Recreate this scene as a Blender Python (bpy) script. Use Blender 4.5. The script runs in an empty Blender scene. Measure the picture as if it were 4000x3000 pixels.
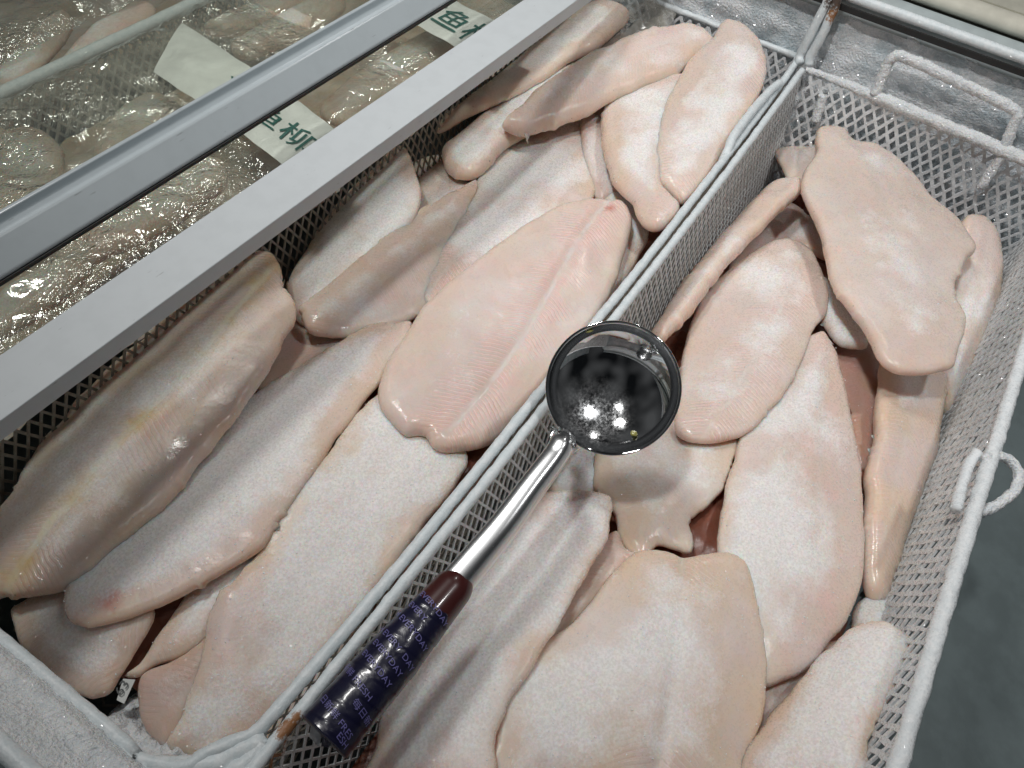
import bpy, bmesh, math, random
import numpy as np
from mathutils import Vector, noise
from mathutils.geometry import delaunay_2d_cdt

random.seed(7)
rng = np.random.default_rng(7)
S = bpy.context.scene
C = S.collection

# ------------------------------------------------------------------ camera, world, lamps, exposure
# World frame: X runs along the baskets (away from the photographer), Y across them, Z up;
# z = 0 is the height of the basket rims.  Metres.
RC = np.array([[0.54496205, 0.63488978, -0.54765988],
               [-0.83389175, 0.47849691, -0.27507321],
               [0.08741239, 0.60659351, 0.790192]])
CAM = np.array([0.0, 0.0, 0.5])
FOC = 3045.0 / 4000.0
cam_d = bpy.data.cameras.new('camera')
cam = bpy.data.objects.new('camera', cam_d)
C.objects.link(cam)
from mathutils import Matrix
M4 = Matrix([[*RC[0], CAM[0]], [*RC[1], CAM[1]], [*RC[2], CAM[2]], [0, 0, 0, 1]])
cam.matrix_world = M4
cam_d.sensor_fit = 'HORIZONTAL'
cam_d.sensor_width = 36.0
cam_d.lens = 36.0 * FOC
cam_d.clip_start = 0.01
cam_d.clip_end = 50
S.camera = cam

w = bpy.data.worlds.new('World')
S.world = w
w.use_nodes = True
_nt = w.node_tree
_tc = _nt.nodes.new('ShaderNodeTexCoord')
_no = _nt.nodes.new('ShaderNodeTexNoise'); _no.inputs['Scale'].default_value = 1.8; _no.inputs['Detail'].default_value = 1.0
_rp = _nt.nodes.new('ShaderNodeValToRGB')  # made-up light and dark patches, added for the steel bowl to reflect
_rp.color_ramp.elements[0].position = 0.40; _rp.color_ramp.elements[0].color = (0.16, 0.18, 0.20, 1)
_rp.color_ramp.elements[1].position = 0.72; _rp.color_ramp.elements[1].color = (2.3, 2.35, 2.4, 1)
_nt.links.new(_tc.outputs['Generated'], _no.inputs['Vector'])
_nt.links.new(_no.outputs[0], _rp.inputs[0])
_nt.links.new(_rp.outputs[0], _nt.nodes['Background'].inputs[0])
w.node_tree.nodes['Background'].inputs[1].default_value = 0.032

def spot_at(p, target, size, watt, col, cone=80, blend=1.0):
    L = bpy.data.lights.new('spot_lamp', 'SPOT')
    L.shadow_soft_size = size
    L.spot_size = math.radians(cone)
    L.spot_blend = blend
    L.energy = watt
    L.color = col
    o = bpy.data.objects.new('spot_lamp', L)
    C.objects.link(o)
    o.location = p
    o.rotation_euler = (Vector(p) - Vector(target)).to_track_quat('Z', 'Y').to_euler()
    return o
# shop spotlights in the ceiling and a last, added lamp: their beams meet over the far half of the open baskets
spot_at((0.66, -0.34, 1.45), (0.88, 0.06, 0), 0.048, 26, (1.0, 0.99, 0.985), 72)
spot_at((0.45, 0.80, 1.60), (0.42, 0.50, 0), 0.120, 40, (1.0, 0.985, 0.96), 84)
spot_at((-0.25, 0.50, 2.10), (0.98, 0.05, 0), 0.070, 80, (1.0, 0.99, 0.97), 52)
spot_at((1.95, 0.35, 1.95), (0.50, 0.20, 0), 0.055, 14, (1.0, 0.985, 0.96), 60)  # made-up lamp beyond the far end, added for gloss and sparkle on the fish

S.view_settings.view_transform = 'Standard'
S.view_settings.look = 'None'
S.view_settings.exposure = 0.0
S.view_settings.gamma = 1.0
S.render.engine = 'CYCLES'
S.cycles.use_denoising = True
S.cycles.max_bounces = 10
S.cycles.transparent_max_bounces = 16
S.cycles.caustics_reflective = False
S.cycles.caustics_refractive = False

K = 4000.0 / 2212.0
def ray(u, v):
    c = np.array([u * K - 2000.0, 1500.0 - v * K, -3045.0])
    return RC @ c
def at(u, v, z=0.0):
    r = ray(u, v)
    return CAM + r * ((z - CAM[2]) / r[2])
def at_x(u, v, X):
    r = ray(u, v)
    return CAM + r * (X / r[0])
def at_y(u, v, Y):
    r = ray(u, v)
    return CAM + r * (Y / r[1])

# ------------------------------------------------------------------ object helpers
def tag(o, label=None, cat=None, group=None, kind=None):
    if label: o['label'] = label
    if cat: o['category'] = cat
    if group: o['group'] = group
    if kind: o['kind'] = kind
    return o
def empty(name, loc, label, cat, group=None):
    o = bpy.data.objects.new(name, None)
    o.empty_display_size = 0.02
    C.objects.link(o)
    o.location = loc
    return tag(o, label, cat, group)
def link(name, me, mat=None, parent=None):
    o = bpy.data.objects.new(name, me)
    C.objects.link(o)
    if mat is not None and len(me.materials) == 0: me.materials.append(mat)
    if parent is not None:
        o.parent = parent
        o.location = -Vector(parent.location)
    return o
def mesh_from(name, V, F, smooth=True):
    me = bpy.data.meshes.new(name)
    me.from_pydata([tuple(map(float, p)) for p in V], [], [tuple(map(int, f)) for f in F])
    if smooth: me.polygons.foreach_set('use_smooth', [True] * len(me.polygons))
    me.update()
    return me
class MB:
    def __init__(s): s.v = []; s.f = []
    def box(s, lo, hi):
        n = len(s.v)
        for z in (lo[2], hi[2]):
            for y in (lo[1], hi[1]):
                for x in (lo[0], hi[0]): s.v.append((x, y, z))
        for q in ((0, 2, 3, 1), (4, 5, 7, 6), (0, 1, 5, 4), (2, 6, 7, 3), (0, 4, 6, 2), (1, 3, 7, 5)):
            s.f.append(tuple(n + i for i in q))
    def bar(s, a, b, up, w, t):
        a = np.array(a); b = np.array(b); d = b - a
        side = np.cross(d, up); side = side / (np.linalg.norm(side) + 1e-12) * w / 2
        upn = np.array(up) * t / 2
        n = len(s.v)
        for p in (a, b):
            for k in (-side - upn, side - upn, side + upn, -side + upn): s.v.append(tuple(p + k))
        for i in range(4):
            j = (i + 1) % 4
            s.f.append((n + i, n + j, n + 4 + j, n + 4 + i))
    def build(s, name, mat, parent=None, smooth=False):
        return link(name, mesh_from(name, s.v, s.f, smooth), mat, parent)
def catmull(P, step, closed=False):
    P = np.asarray(P, float)
    n = len(P)
    out = []
    rngk = range(n) if closed else range(n - 1)
    for i in rngk:
        if closed: p0, p1, p2, p3 = P[(i - 1) % n], P[i], P[(i + 1) % n], P[(i + 2) % n]
        else: p0, p1, p2, p3 = P[max(i - 1, 0)], P[i], P[i + 1], P[min(i + 2, n - 1)]
        m = max(1, int(round(np.linalg.norm(p2 - p1) / step)))
        for k in range(m):
            t = k / m
            out.append(0.5 * ((2 * p1) + (-p0 + p2) * t + (2 * p0 - 5 * p1 + 4 * p2 - p3) * t * t + (-p0 + 3 * p1 - 3 * p2 + p3) * t ** 3))
    if not closed: out.append(P[-1])
    return np.array(out)
def sweep(P, rad, sides=12, rough=0.0, freq=120.0, seed=0.0, flat=1.0, caps=True, closed=False):
    """tube along a polyline; rad is a number or f(t); rough adds lumpy frost"""
    P = np.asarray(P, float)
    n = len(P)
    V = []; F = []
    T = np.roll(P, -1, 0) - np.roll(P, 1, 0) if closed else np.gradient(P, axis=0)
    T /= np.linalg.norm(T, axis=1)[:, None] + 1e-12
    ref = np.array([0, 0, 1.0])
    if abs(T[0][2]) > 0.9: ref = np.array([1.0, 0, 0])
    nx = np.cross(T[0], ref); nx /= np.linalg.norm(nx)
    for i in range(n):
        nx = nx - T[i] * nx.dot(T[i]); nx /= np.linalg.norm(nx)
        ny = np.cross(nx, T[i])
        r = rad(i / max(n - 1, 1)) if callable(rad) else rad
        for k in range(sides):
            a = 2 * math.pi * k / sides
            d = nx * math.cos(a) + ny * math.sin(a) * flat
            q = P[i] + d * r
            if rough:
                m = noise.noise(Vector(q) * freq + Vector((seed, 0, 0))) + 0.6 * noise.noise(Vector(q) * freq * 2.3)
                q = q + d * rough * m
            V.append(q)
    for i in range(n if closed else n - 1):
        j = (i + 1) % n
        for k in range(sides):
            l = (k + 1) % sides
            F.append((i * sides + k, j * sides + k, j * sides + l, i * sides + l))
    if caps and not closed:
        F.append(tuple(range(sides)))
        F.append(tuple(range((n - 1) * sides, n * sides))[::-1])
    return V, F
def tube(name, P, rad, mat, parent=None, **kw):
    V, F = sweep(P, rad, **kw)
    return link(name, mesh_from(name, V, F), mat, parent)
def grid_sheet(fn, nu, nv):
    V = []; F = []
    for i in range(nu + 1):
        for j in range(nv + 1): V.append(fn(i / nu, j / nv))
    for i in range(nu):
        for j in range(nv):
            a = i * (nv + 1) + j
            F.append((a, a + nv + 1, a + nv + 2, a + 1))
    return V, F
def fbm(p, f, o=3):
    s = 0; a = 1
    for _ in range(o):
        s += a * noise.noise(Vector(p) * f); f *= 2.1; a *= 0.5
    return s

# ------------------------------------------------------------------ materials
class NT:
    def __init__(s, name):
        s.m = bpy.data.materials.new(name); s.m.use_nodes = True
        s.t = s.m.node_tree
        s.b = s.t.nodes['Principled BSDF']
        s.out = s.t.nodes['Material Output']
    def n(s, typ, **kw):
        nd = s.t.nodes.new(typ)
        for k, v in kw.items():
            if k.startswith('_'): setattr(nd, k[1:], v)
            else:
                key = int(k[1:]) if k[0] == 'i' and k[1:].isdigit() else k.replace('__', ' ')
                if isinstance(v, bpy.types.NodeSocket): s.t.links.new(v, nd.inputs[key])
                else: nd.inputs[key].default_value = v
        return nd
    def set(s, **kw):
        for k, v in kw.items():
            k = k.replace('_', ' ')
            if isinstance(v, bpy.types.NodeSocket): s.t.links.new(v, s.b.inputs[k])
            else: s.b.inputs[k].default_value = v
    def math(s, op, a, b=0.5, c=None, clamp=False):
        nd = s.n('ShaderNodeMath', _operation=op, _use_clamp=clamp)
        for i, x in enumerate((a, b, c)):
            if x is None: continue
            if isinstance(x, bpy.types.NodeSocket): s.t.links.new(x, nd.inputs[i])
            else: nd.inputs[i].default_value = x
        return nd.outputs[0]
    def ramp(s, x, lo, hi, a=0.0, b=1.0):
        nd = s.n('ShaderNodeMapRange', _interpolation_type='SMOOTHSTEP')
        s.t.links.new(x, nd.inputs[0])
        for i, q in enumerate((lo, hi, a, b)): nd.inputs[i + 1].default_value = q
        return nd.outputs[0]
    def mix(s, f, a, b):
        nd = s.n('ShaderNodeMix', _data_type='RGBA')
        for i, x in ((0, f), (6, a), (7, b)):
            if isinstance(x, bpy.types.NodeSocket): s.t.links.new(x, nd.inputs[i])
            elif i == 0: nd.inputs[0].default_value = x
            else: nd.inputs[i].default_value = (*x, 1)
        return nd.outputs[2]
    def noise(s, vec, scale, detail=3.0, rough=0.55, dist=0.0):
        nd = s.n('ShaderNodeTexNoise', Scale=scale, Detail=detail, Roughness=rough, Distortion=dist)
        s.t.links.new(vec, nd.inputs['Vector'])
        return nd.outputs[0]
    def bump(s, h, dist, strength=1.0, normal=None):
        nd = s.n('ShaderNodeBump', Strength=strength, Distance=dist, Height=h)
        if normal is not None: s.t.links.new(normal, nd.inputs['Normal'])
        return nd.outputs[0]
    def pos(s): return s.n('ShaderNodeNewGeometry').outputs['Position']
    def prop(s, name): return s.n('ShaderNodeAttribute', _attribute_type='OBJECT', _attribute_name=name).outputs['Fac']
    def glint(s, vec, scale, amount=1.1):
        """each little ice facet gets its own random normal"""
        vo = s.n('ShaderNodeTexVoronoi', Scale=scale)
        s.t.links.new(vec, vo.inputs['Vector'])
        c = s.n('ShaderNodeVectorMath', _operation='SUBTRACT'); s.t.links.new(vo.outputs['Color'], c.inputs[0]); c.inputs[1].default_value = (0.5, 0.5, 0.5)
        sc = s.n('ShaderNodeVectorMath', _operation='SCALE'); s.t.links.new(c.outputs[0], sc.inputs[0]); sc.inputs['Scale'].default_value = amount
        g = s.n('ShaderNodeNewGeometry').outputs['Normal']
        ad = s.n('ShaderNodeVectorMath', _operation='ADD'); s.t.links.new(g, ad.inputs[0]); s.t.links.new(sc.outputs[0], ad.inputs[1])
        nm = s.n('ShaderNodeVectorMath', _operation='NORMALIZE'); s.t.links.new(ad.outputs[0], nm.inputs[0])
        sep = s.n('ShaderNodeSeparateColor'); s.t.links.new(vo.outputs['Color'], sep.inputs[0])
        return nm.outputs[0], sep.outputs[0], vo.outputs['Distance']

def fish_material():
    t = NT('frozen_fish_flesh')
    P = t.pos()
    seed = t.n('ShaderNodeObjectInfo').outputs['Random']
    off = t.math('MULTIPLY', seed, 37.0)
    cx = t.n('ShaderNodeCombineXYZ'); t.t.links.new(off, cx.inputs[0]); t.t.links.new(off, cx.inputs[1])
    ad = t.n('ShaderNodeVectorMath', _operation='ADD'); t.t.links.new(P, ad.inputs[0]); t.t.links.new(cx.outputs[0], ad.inputs[1])
    Q = ad.outputs[0]
    uv = t.n('ShaderNodeUVMap', _uv_map='grain').outputs[0]
    sx = t.n('ShaderNodeSeparateXYZ'); t.t.links.new(uv, sx.inputs[0])
    u, v = sx.outputs[0], sx.outputs[1]
    big = t.noise(Q, 14, 3)
    mid = t.noise(Q, 45, 4)
    fine = t.noise(Q, 420, 3)
    pink, frost, stripe, warm, fat = (t.prop(k) for k in ('pink', 'frost', 'stripe', 'warm', 'fat'))
    base0 = t.mix(t.ramp(t.noise(Q, 9, 3), 0.38, 0.62), (0.715, 0.612, 0.565), (0.785, 0.705, 0.662))
    base = t.mix(t.math('MULTIPLY', t.ramp(big, 0.38, 0.62), warm), base0, (0.725, 0.585, 0.455))
    base = t.mix(t.math('MULTIPLY', t.math('MULTIPLY', t.ramp(t.noise(Q, 30, 4, 0.6), 0.36, 0.72), pink), t.math('ADD', 0.45, t.math('MULTIPLY', t.ramp(t.math('ABSOLUTE', t.math('SUBTRACT', t.math('ABSOLUTE', v), 0.012)), 0.0, 0.018, 1, 0), 0.6))), base, (0.80, 0.585, 0.54))
    # muscle segments: chevrons either side of the lateral line
    av = t.math('ABSOLUTE', v)
    wob = t.math('MULTIPLY', t.noise(Q, 70, 2), 0.006)
    ph = t.math('ADD', t.math('SUBTRACT', u, t.math('MULTIPLY', av, 0.55)), wob)
    sn = t.math('SINE', t.math('MULTIPLY', ph, 2 * math.pi / 0.0046))
    seg = t.ramp(sn, -0.55, 0.55)
    sept = t.ramp(sn, 0.62, 0.98)
    zone = t.math('MULTIPLY', t.math('MULTIPLY', stripe, t.ramp(t.noise(Q, 22, 2), 0.34, 0.58)), t.math('MULTIPLY', t.ramp(av, 0.001, 0.006), t.ramp(av, 0.016, 0.042, 1, 0)))
    segm = t.math('MULTIPLY', seg, zone)
    base = t.mix(t.math('MULTIPLY', segm, t.math('ADD', 0.25, t.math('MULTIPLY', pink, 0.55))), base, (0.80, 0.50, 0.45))
    base = t.mix(t.math('MULTIPLY', t.math('MULTIPLY', sept, zone), 0.75), base, (0.88, 0.82, 0.78))
    # silvery line and yellow fat along the middle
    wv = t.math('ADD', v, t.math('MULTIPLY', t.math('SUBTRACT', t.noise(Q, 40, 3), 0.5), 0.012))
    ln = t.ramp(t.math('ABSOLUTE', wv), 0.0008, 0.0032, 1, 0)
    fatm = t.math('MULTIPLY', t.math('MULTIPLY', t.ramp(t.math('ABSOLUTE', wv), 0.003, 0.018, 1, 0), t.ramp(t.noise(Q, 30, 3), 0.38, 0.60)), fat)
    base = t.mix(t.math('MULTIPLY', t.ramp(t.math('ABSOLUTE', wv), 0.0010, 0.0045, 1, 0), t.math('MULTIPLY', fat, 0.8)), base, (0.86, 0.79, 0.62))
    base = t.mix(t.math('MULTIPLY', fatm, 0.9), base, (0.76, 0.56, 0.29))
    base = t.mix(t.math('MULTIPLY', t.math('MULTIPLY', ln, t.ramp(t.noise(Q, 60, 3), 0.42, 0.6)), t.math('MULTIPLY', stripe, 0.5)), base, (0.84, 0.79, 0.74))
    att = lambda nm: t.n('ShaderNodeAttribute', _attribute_type='GEOMETRY', _attribute_name=nm).outputs['Fac']
    base = t.mix(t.math('MULTIPLY', att('rim'), t.math('MULTIPLY', t.math('ADD', 0.35, t.math('MULTIPLY', warm, 0.5)), t.ramp(t.noise(Q, 26, 2), 0.30, 0.62))), base, (0.79, 0.585, 0.44))
    base = t.mix(t.math('MULTIPLY', att('bruise'), 0.8), base, (0.60, 0.20, 0.16))
    # rind of frost
    fm = t.math('ADD', t.math('MULTIPLY', t.noise(Q, 12, 6, 0.62), 0.84), t.math('MULTIPLY', fine, 0.16))
    fm = t.math('ADD', fm, t.math('MULTIPLY', t.math('SUBTRACT', att('core'), 0.60), 0.24))
    fm = t.math('ADD', fm, t.math('MULTIPLY', t.math('SUBTRACT', t.noise(Q, 9, 4, 0.6), 0.5), 0.66))
    fr = t.math('SUBTRACT', 0.76, t.math('MULTIPLY', frost, 0.38))
    fmask = t.math('MULTIPLY', t.math('SUBTRACT', fm, t.math('SUBTRACT', fr, 0.06)), 6.0, clamp=True)
    fmask = t.math('MULTIPLY', fmask, 0.88)
    base = t.mix(fmask, base, t.mix(t.ramp(t.noise(Q, 480, 3), 0.38, 0.62), (0.82, 0.79, 0.775), (0.94, 0.92, 0.91)))
    base = t.mix(t.prop('deep'), base, (0.28, 0.075, 0.035))  # red-brown shade of the gaps, painted into the flesh colour
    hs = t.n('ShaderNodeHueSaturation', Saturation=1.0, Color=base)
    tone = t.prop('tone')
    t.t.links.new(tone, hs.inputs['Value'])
    nrm, cell, dist = t.glint(Q, 800, 1.7)
    keep = t.ramp(cell, 0.74, 0.76)
    bare = t.math('SUBTRACT', 1.0, fmask)
    wet = t.math('MULTIPLY', t.ramp(t.noise(Q, 24, 3), 0.50, 0.60), bare)
    rough = t.math('SUBTRACT', t.math('ADD', 0.29, t.math('MULTIPLY', fmask, 0.40)), t.math('MULTIPLY', wet, 0.13))
    h = t.math('ADD', t.math('MULTIPLY', mid, 0.8), t.math('ADD', t.math('MULTIPLY', t.math('MULTIPLY', fine, t.ramp(t.noise(Q, 33, 3), 0.35, 0.7, 0.15, 1.0)), t.math('ADD', fmask, 0.15)), t.math('MULTIPLY', t.math('MULTIPLY', segm, bare), -0.28)))
    bn = t.bump(h, 0.0020, 0.6)
    t.set(Base_Color=hs.outputs[0], Roughness=rough, Subsurface_Weight=0.85, Subsurface_Radius=(0.013, 0.0056, 0.0034), Subsurface_Scale=1.0,
          Normal=bn, Coat_Weight=t.math('MULTIPLY', keep, t.math('ADD', 0.35, t.math('MULTIPLY', frost, 0.65))), Coat_Roughness=0.20, Coat_Normal=nrm, IOR=1.38)
    return t.m

def frost_material(name='frost', col=(0.80, 0.83, 0.85), dark=(0.52, 0.58, 0.61), scale=40, sss=0.3):
    t = NT(name)
    P = t.pos()
    a = t.noise(P, scale, 5, 0.65)
    b = t.noise(P, 380, 3, 0.6)
    k = t.ramp(t.math('ADD', t.math('MULTIPLY', a, 0.75), t.math('MULTIPLY', b, 0.25)), 0.36, 0.60)
    nrm, cell, _ = t.glint(P, 700, 1.6)
    h = t.math('ADD', t.math('MULTIPLY', a, 1.0), b)
    t.set(Base_Color=t.mix(k, dark, col), Roughness=0.62, Subsurface_Weight=sss, Subsurface_Radius=(0.003, 0.004, 0.005),
          Normal=t.bump(h, 0.004, 0.8), Coat_Weight=t.ramp(cell, 0.5, 0.55), Coat_Roughness=0.12, Coat_Normal=nrm)
    return t.m

def paint_material(name, col, rough=0.42, rust=0.0, frost=0.0, spots=None, scuff=0.0, bump=0.35):
    t = NT(name)
    P = t.pos()
    n1 = t.noise(P, 60, 4)
    base = t.mix(t.math('MULTIPLY', t.ramp(n1, 0.4, 0.65), 0.25), col, tuple(c * 0.86 for c in col))
    if scuff:
        st = t.n('ShaderNodeMapping', Scale=(60, 900, 900)); t.t.links.new(P, st.inputs[0])
        sc = t.noise(st.outputs[0], 1.0, 2)
        base = t.mix(t.math('MULTIPLY', t.ramp(sc, 0.735, 0.76), scuff), base, (0.10, 0.10, 0.10))
    if frost:
        base = t.mix(t.math('MULTIPLY', t.ramp(t.noise(P, 170, 4, 0.65), 0.42, 0.62), frost), base, (0.84, 0.86, 0.87))
    if rust:
        m = t.math('MULTIPLY', t.ramp(t.noise(P, 95, 4, 0.6), 0.655, 0.70), rust)
        base = t.mix(m, base, (0.26, 0.11, 0.035))
    if spots:
        for (px, py, pz, r, cc) in spots:
            d = t.n('ShaderNodeVectorMath', _operation='DISTANCE'); t.t.links.new(P, d.inputs[0]); d.inputs[1].default_value = (px, py, pz)
            dd = t.math('ADD', d.outputs['Value'], t.math('MULTIPLY', t.math('SUBTRACT', t.noise(P, 260, 4, 0.7), 0.5), r * 2.2))
            base = t.mix(t.ramp(dd, r * 0.45, r, 0.95, 0), base, cc)
    h = t.math('ADD', t.noise(P, 130, 3), t.math('MULTIPLY', t.noise(P, 600, 2), 0.4))
    t.set(Base_Color=base, Roughness=rough, Normal=t.bump(h, 0.0012, bump + 0.4 * frost))
    if frost:
        nrm, cell, _ = t.glint(P, 800, 1.5)
        t.set(Coat_Weight=t.math('MULTIPLY', t.ramp(cell, 0.6, 0.65), frost), Coat_Roughness=0.12, Coat_Normal=nrm)
    return t.m

def plain(name, col, rough=0.5, metallic=0.0, coat=0.0, bump=0.0, bscale=80):
    t = NT(name)
    P = t.pos()
    n1 = t.noise(P, 35, 4)
    t.set(Base_Color=t.mix(t.ramp(n1, 0.35, 0.65), col, tuple(c * 0.85 for c in col)), Roughness=rough, Metallic=metallic, Coat_Weight=coat, Coat_Roughness=0.08)
    if bump: t.set(Normal=t.bump(t.noise(P, bscale, 4, 0.6, 0.6), bump, 0.8))
    return t.m

def film_material(name, tint=(0.95, 0.96, 0.92), milk=0.13, crinkle=0.008):
    t = NT(name)
    P = t.pos()
    ridge = lambda sc: t.math('ABSOLUTE', t.math('SUBTRACT', t.noise(P, sc, 3, 0.5, 1.6), 0.5))
    h = t.math('MULTIPLY', t.math('ADD', t.math('MULTIPLY', ridge(20), 2.4), t.math('MULTIPLY', ridge(52), 1.1)), t.ramp(t.noise(P, 9, 2), 0.42, 0.66, 0.10, 1.0))
    bn = t.bump(h, crinkle, 1.0)
    tr = t.n('ShaderNodeBsdfTransparent', Color=(*tint, 1))
    gl = t.n('ShaderNodeBsdfGlossy', Color=(1, 1, 1, 1), Roughness=0.14); t.t.links.new(bn, gl.inputs['Normal'])
    df = t.n('ShaderNodeBsdfDiffuse', Color=(0.88, 0.84, 0.72, 1))
    mk = t.math('MULTIPLY', t.ramp(t.noise(P, 18, 4), 0.35, 0.70), milk * 2)
    m1 = t.n('ShaderNodeMixShader', Fac=mk); t.t.links.new(tr.outputs[0], m1.inputs[1]); t.t.links.new(df.outputs[0], m1.inputs[2])
    lw = t.n('ShaderNodeLayerWeight', Blend=0.5); t.t.links.new(bn, lw.inputs['Normal'])
    fz = t.math('POWER', lw.outputs['Facing'], 4.0)
    m2 = t.n('ShaderNodeMixShader', Fac=t.math('ADD', t.math('MULTIPLY', fz, 0.8), 0.20)); t.t.links.new(m1.outputs[0], m2.inputs[1]); t.t.links.new(gl.outputs[0], m2.inputs[2])
    t.t.links.new(m2.outputs[0], t.out.inputs['Surface'])
    return t.m

def glass_material():
    t = NT('lid_glass')
    tr = t.n('ShaderNodeBsdfTransparent', Color=(0.985, 0.993, 0.978, 1))
    gl = t.n('ShaderNodeBsdfGlossy', Color=(1, 1, 1, 1), Roughness=0.02)
    df = t.n('ShaderNodeBsdfDiffuse', Color=(0.75, 0.80, 0.76, 1))
    m0 = t.n('ShaderNodeMixShader', Fac=0.010); t.t.links.new(tr.outputs[0], m0.inputs[1]); t.t.links.new(df.outputs[0], m0.inputs[2])
    fz = t.math('POWER', t.n('ShaderNodeLayerWeight', Blend=0.5).outputs['Facing'], 5.0)
    m2 = t.n('ShaderNodeMixShader', Fac=t.math('ADD', t.math('MULTIPLY', fz, 0.9), 0.025)); t.t.links.new(m0.outputs[0], m2.inputs[1]); t.t.links.new(gl.outputs[0], m2.inputs[2])
    t.t.links.new(m2.outputs[0], t.out.inputs['Surface'])
    return t.m

def steel_material(name, smear=None, rough=0.07):
    t = NT(name)
    P = t.pos()
    st = t.n('ShaderNodeMapping', Scale=(120, 1500, 400), Rotation=(0.4, 0.2, 0.7)); t.t.links.new(P, st.inputs[0])
    sc = t.ramp(t.noise(st.outputs[0], 1.0, 2), 0.72, 0.78)
    r = t.math('ADD', rough, t.math('MULTIPLY', sc, 0.08))
    base = (0.72, 0.73, 0.74, 1)
    t.set(Metallic=1.0, Base_Color=base, Roughness=r)
    if smear:
        d = t.n('ShaderNodeVectorMath', _operation='DISTANCE'); t.t.links.new(P, d.inputs[0]); d.inputs[1].default_value = smear
        near = t.ramp(d.outputs['Value'], 0.004, 0.040, 1, 0)
        grain = t.ramp(t.math('ADD', t.math('MULTIPLY', t.noise(P, 420, 4, 0.75), 0.6), t.math('MULTIPLY', t.noise(P, 90, 4, 0.7), 0.4)), 0.36, 0.74)
        k = t.math('MULTIPLY', near, grain)
        t.set(Metallic=t.math('SUBTRACT', 1.0, t.math('MULTIPLY', k, 0.35)), Base_Color=t.mix(k, base[:3], (0.80, 0.82, 0.84)),
              Roughness=t.math('ADD', r, t.math('MULTIPLY', k, 0.30)))
    return t.m

M = {}
M['fish'] = fish_material()
M['frost'] = frost_material()
M['frost_white'] = frost_material('thick_frost', (0.88, 0.90, 0.91), (0.75, 0.785, 0.81), 90, 0.4)
M['frost_wall'] = frost_material('frosted_liner', (0.86, 0.88, 0.90), (0.52, 0.60, 0.64), 30, 0.2)
M['liner'] = plain('wet_liner', (0.145, 0.18, 0.185), 0.35, 0, 0.2, 0.001, 30)
rust_c = (0.30, 0.12, 0.03)
dk_c = (0.06, 0.03, 0.015)
corner = at(620, 1576, 0.003); corner2 = at(588, 1643, -0.010); top_rust = at_x(1809, 6, 1.0); top_rust2 = at_x(1803, 34, 0.998); r3 = at(1662, 128 + 30, 0.02)
SP = [(*corner, 0.0085, rust_c), (*corner2, 0.010, rust_c), (*top_rust, 0.016, dk_c), (*top_rust2, 0.012, rust_c), (*at(602, 1612, -0.004), 0.006, rust_c), (*at(640, 1552, 0.002), 0.005, rust_c)]
M['coat'] = paint_material('white_plastic_coating', (0.70, 0.765, 0.79), 0.42, 0.0, 0.55, SP)
M['coat_ice'] = paint_material('iced_white_coating', (0.76, 0.80, 0.82), 0.5, 0.0, 0.9)
M['mesh'] = paint_material('coated_expanded_metal', (0.74, 0.77, 0.78), 0.45, 0.5, 0.35, SP)
M['mesh_ice'] = paint_material('iced_expanded_metal', (0.74, 0.77, 0.79), 0.55, 0.0, 0.9)
M['mesh_shaded'] = paint_material('shaded_expanded_metal', (0.25, 0.225, 0.185), 0.42, 0.0, 0.10)  # grey-brown mesh, with the shade between the baskets painted into its colour
M['bar'] = paint_material('white_lid_profile', (0.57, 0.605, 0.625), 0.38, 0.0, 0.0, None, 0.8, 0.02)
M['alu'] = paint_material('grey_lid_profile', (0.45, 0.50, 0.525), 0.28, 0.0, 0.0, None, 0.8, 0.02)
M['seal'] = plain('black_rubber', (0.02, 0.02, 0.02), 0.6)
M['cream'] = plain('cream_trim', (0.72, 0.70, 0.60), 0.4)
M['olive'] = plain('beige_glazing', (0.52, 0.51, 0.43), 0.25)
M['grey'] = plain('blue_grey_trim', (0.46, 0.52, 0.53), 0.4)
M['glass'] = glass_material()
M['film'] = film_material('clear_bag_film')
M['film_scrap'] = film_material('grey_film_scrap', (0.9, 0.92, 0.94), 0.22, 0.002)
M['print'] = plain('white_printed_film', (0.93, 0.95, 0.92), 0.30, 0, 0.5, 0.0025, 45)
M['ink'] = plain('green_ink', (0.035, 0.16, 0.14), 0.4, 0, 0.3)
M['greyink'] = plain('grey_ink', (0.12, 0.13, 0.13), 0.5)
M['paper'] = plain('damp_paper', (0.72, 0.74, 0.72), 0.6)
M['navy'] = plain('navy_tape', (0.006, 0.006, 0.028), 0.3, 0, 0.3, 0.0005, 90)
M['tape_ink'] = plain('lilac_tape_print', (0.16, 0.15, 0.38), 0.4)
M['plug'] = plain('oxblood_plastic', (0.055, 0.010, 0.009), 0.30, 0, 0.4)
M['crumb'] = plain('yellow_crumb', (0.30, 0.28, 0.07), 0.4, 0, 0.5, 0.001, 300)

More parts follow.
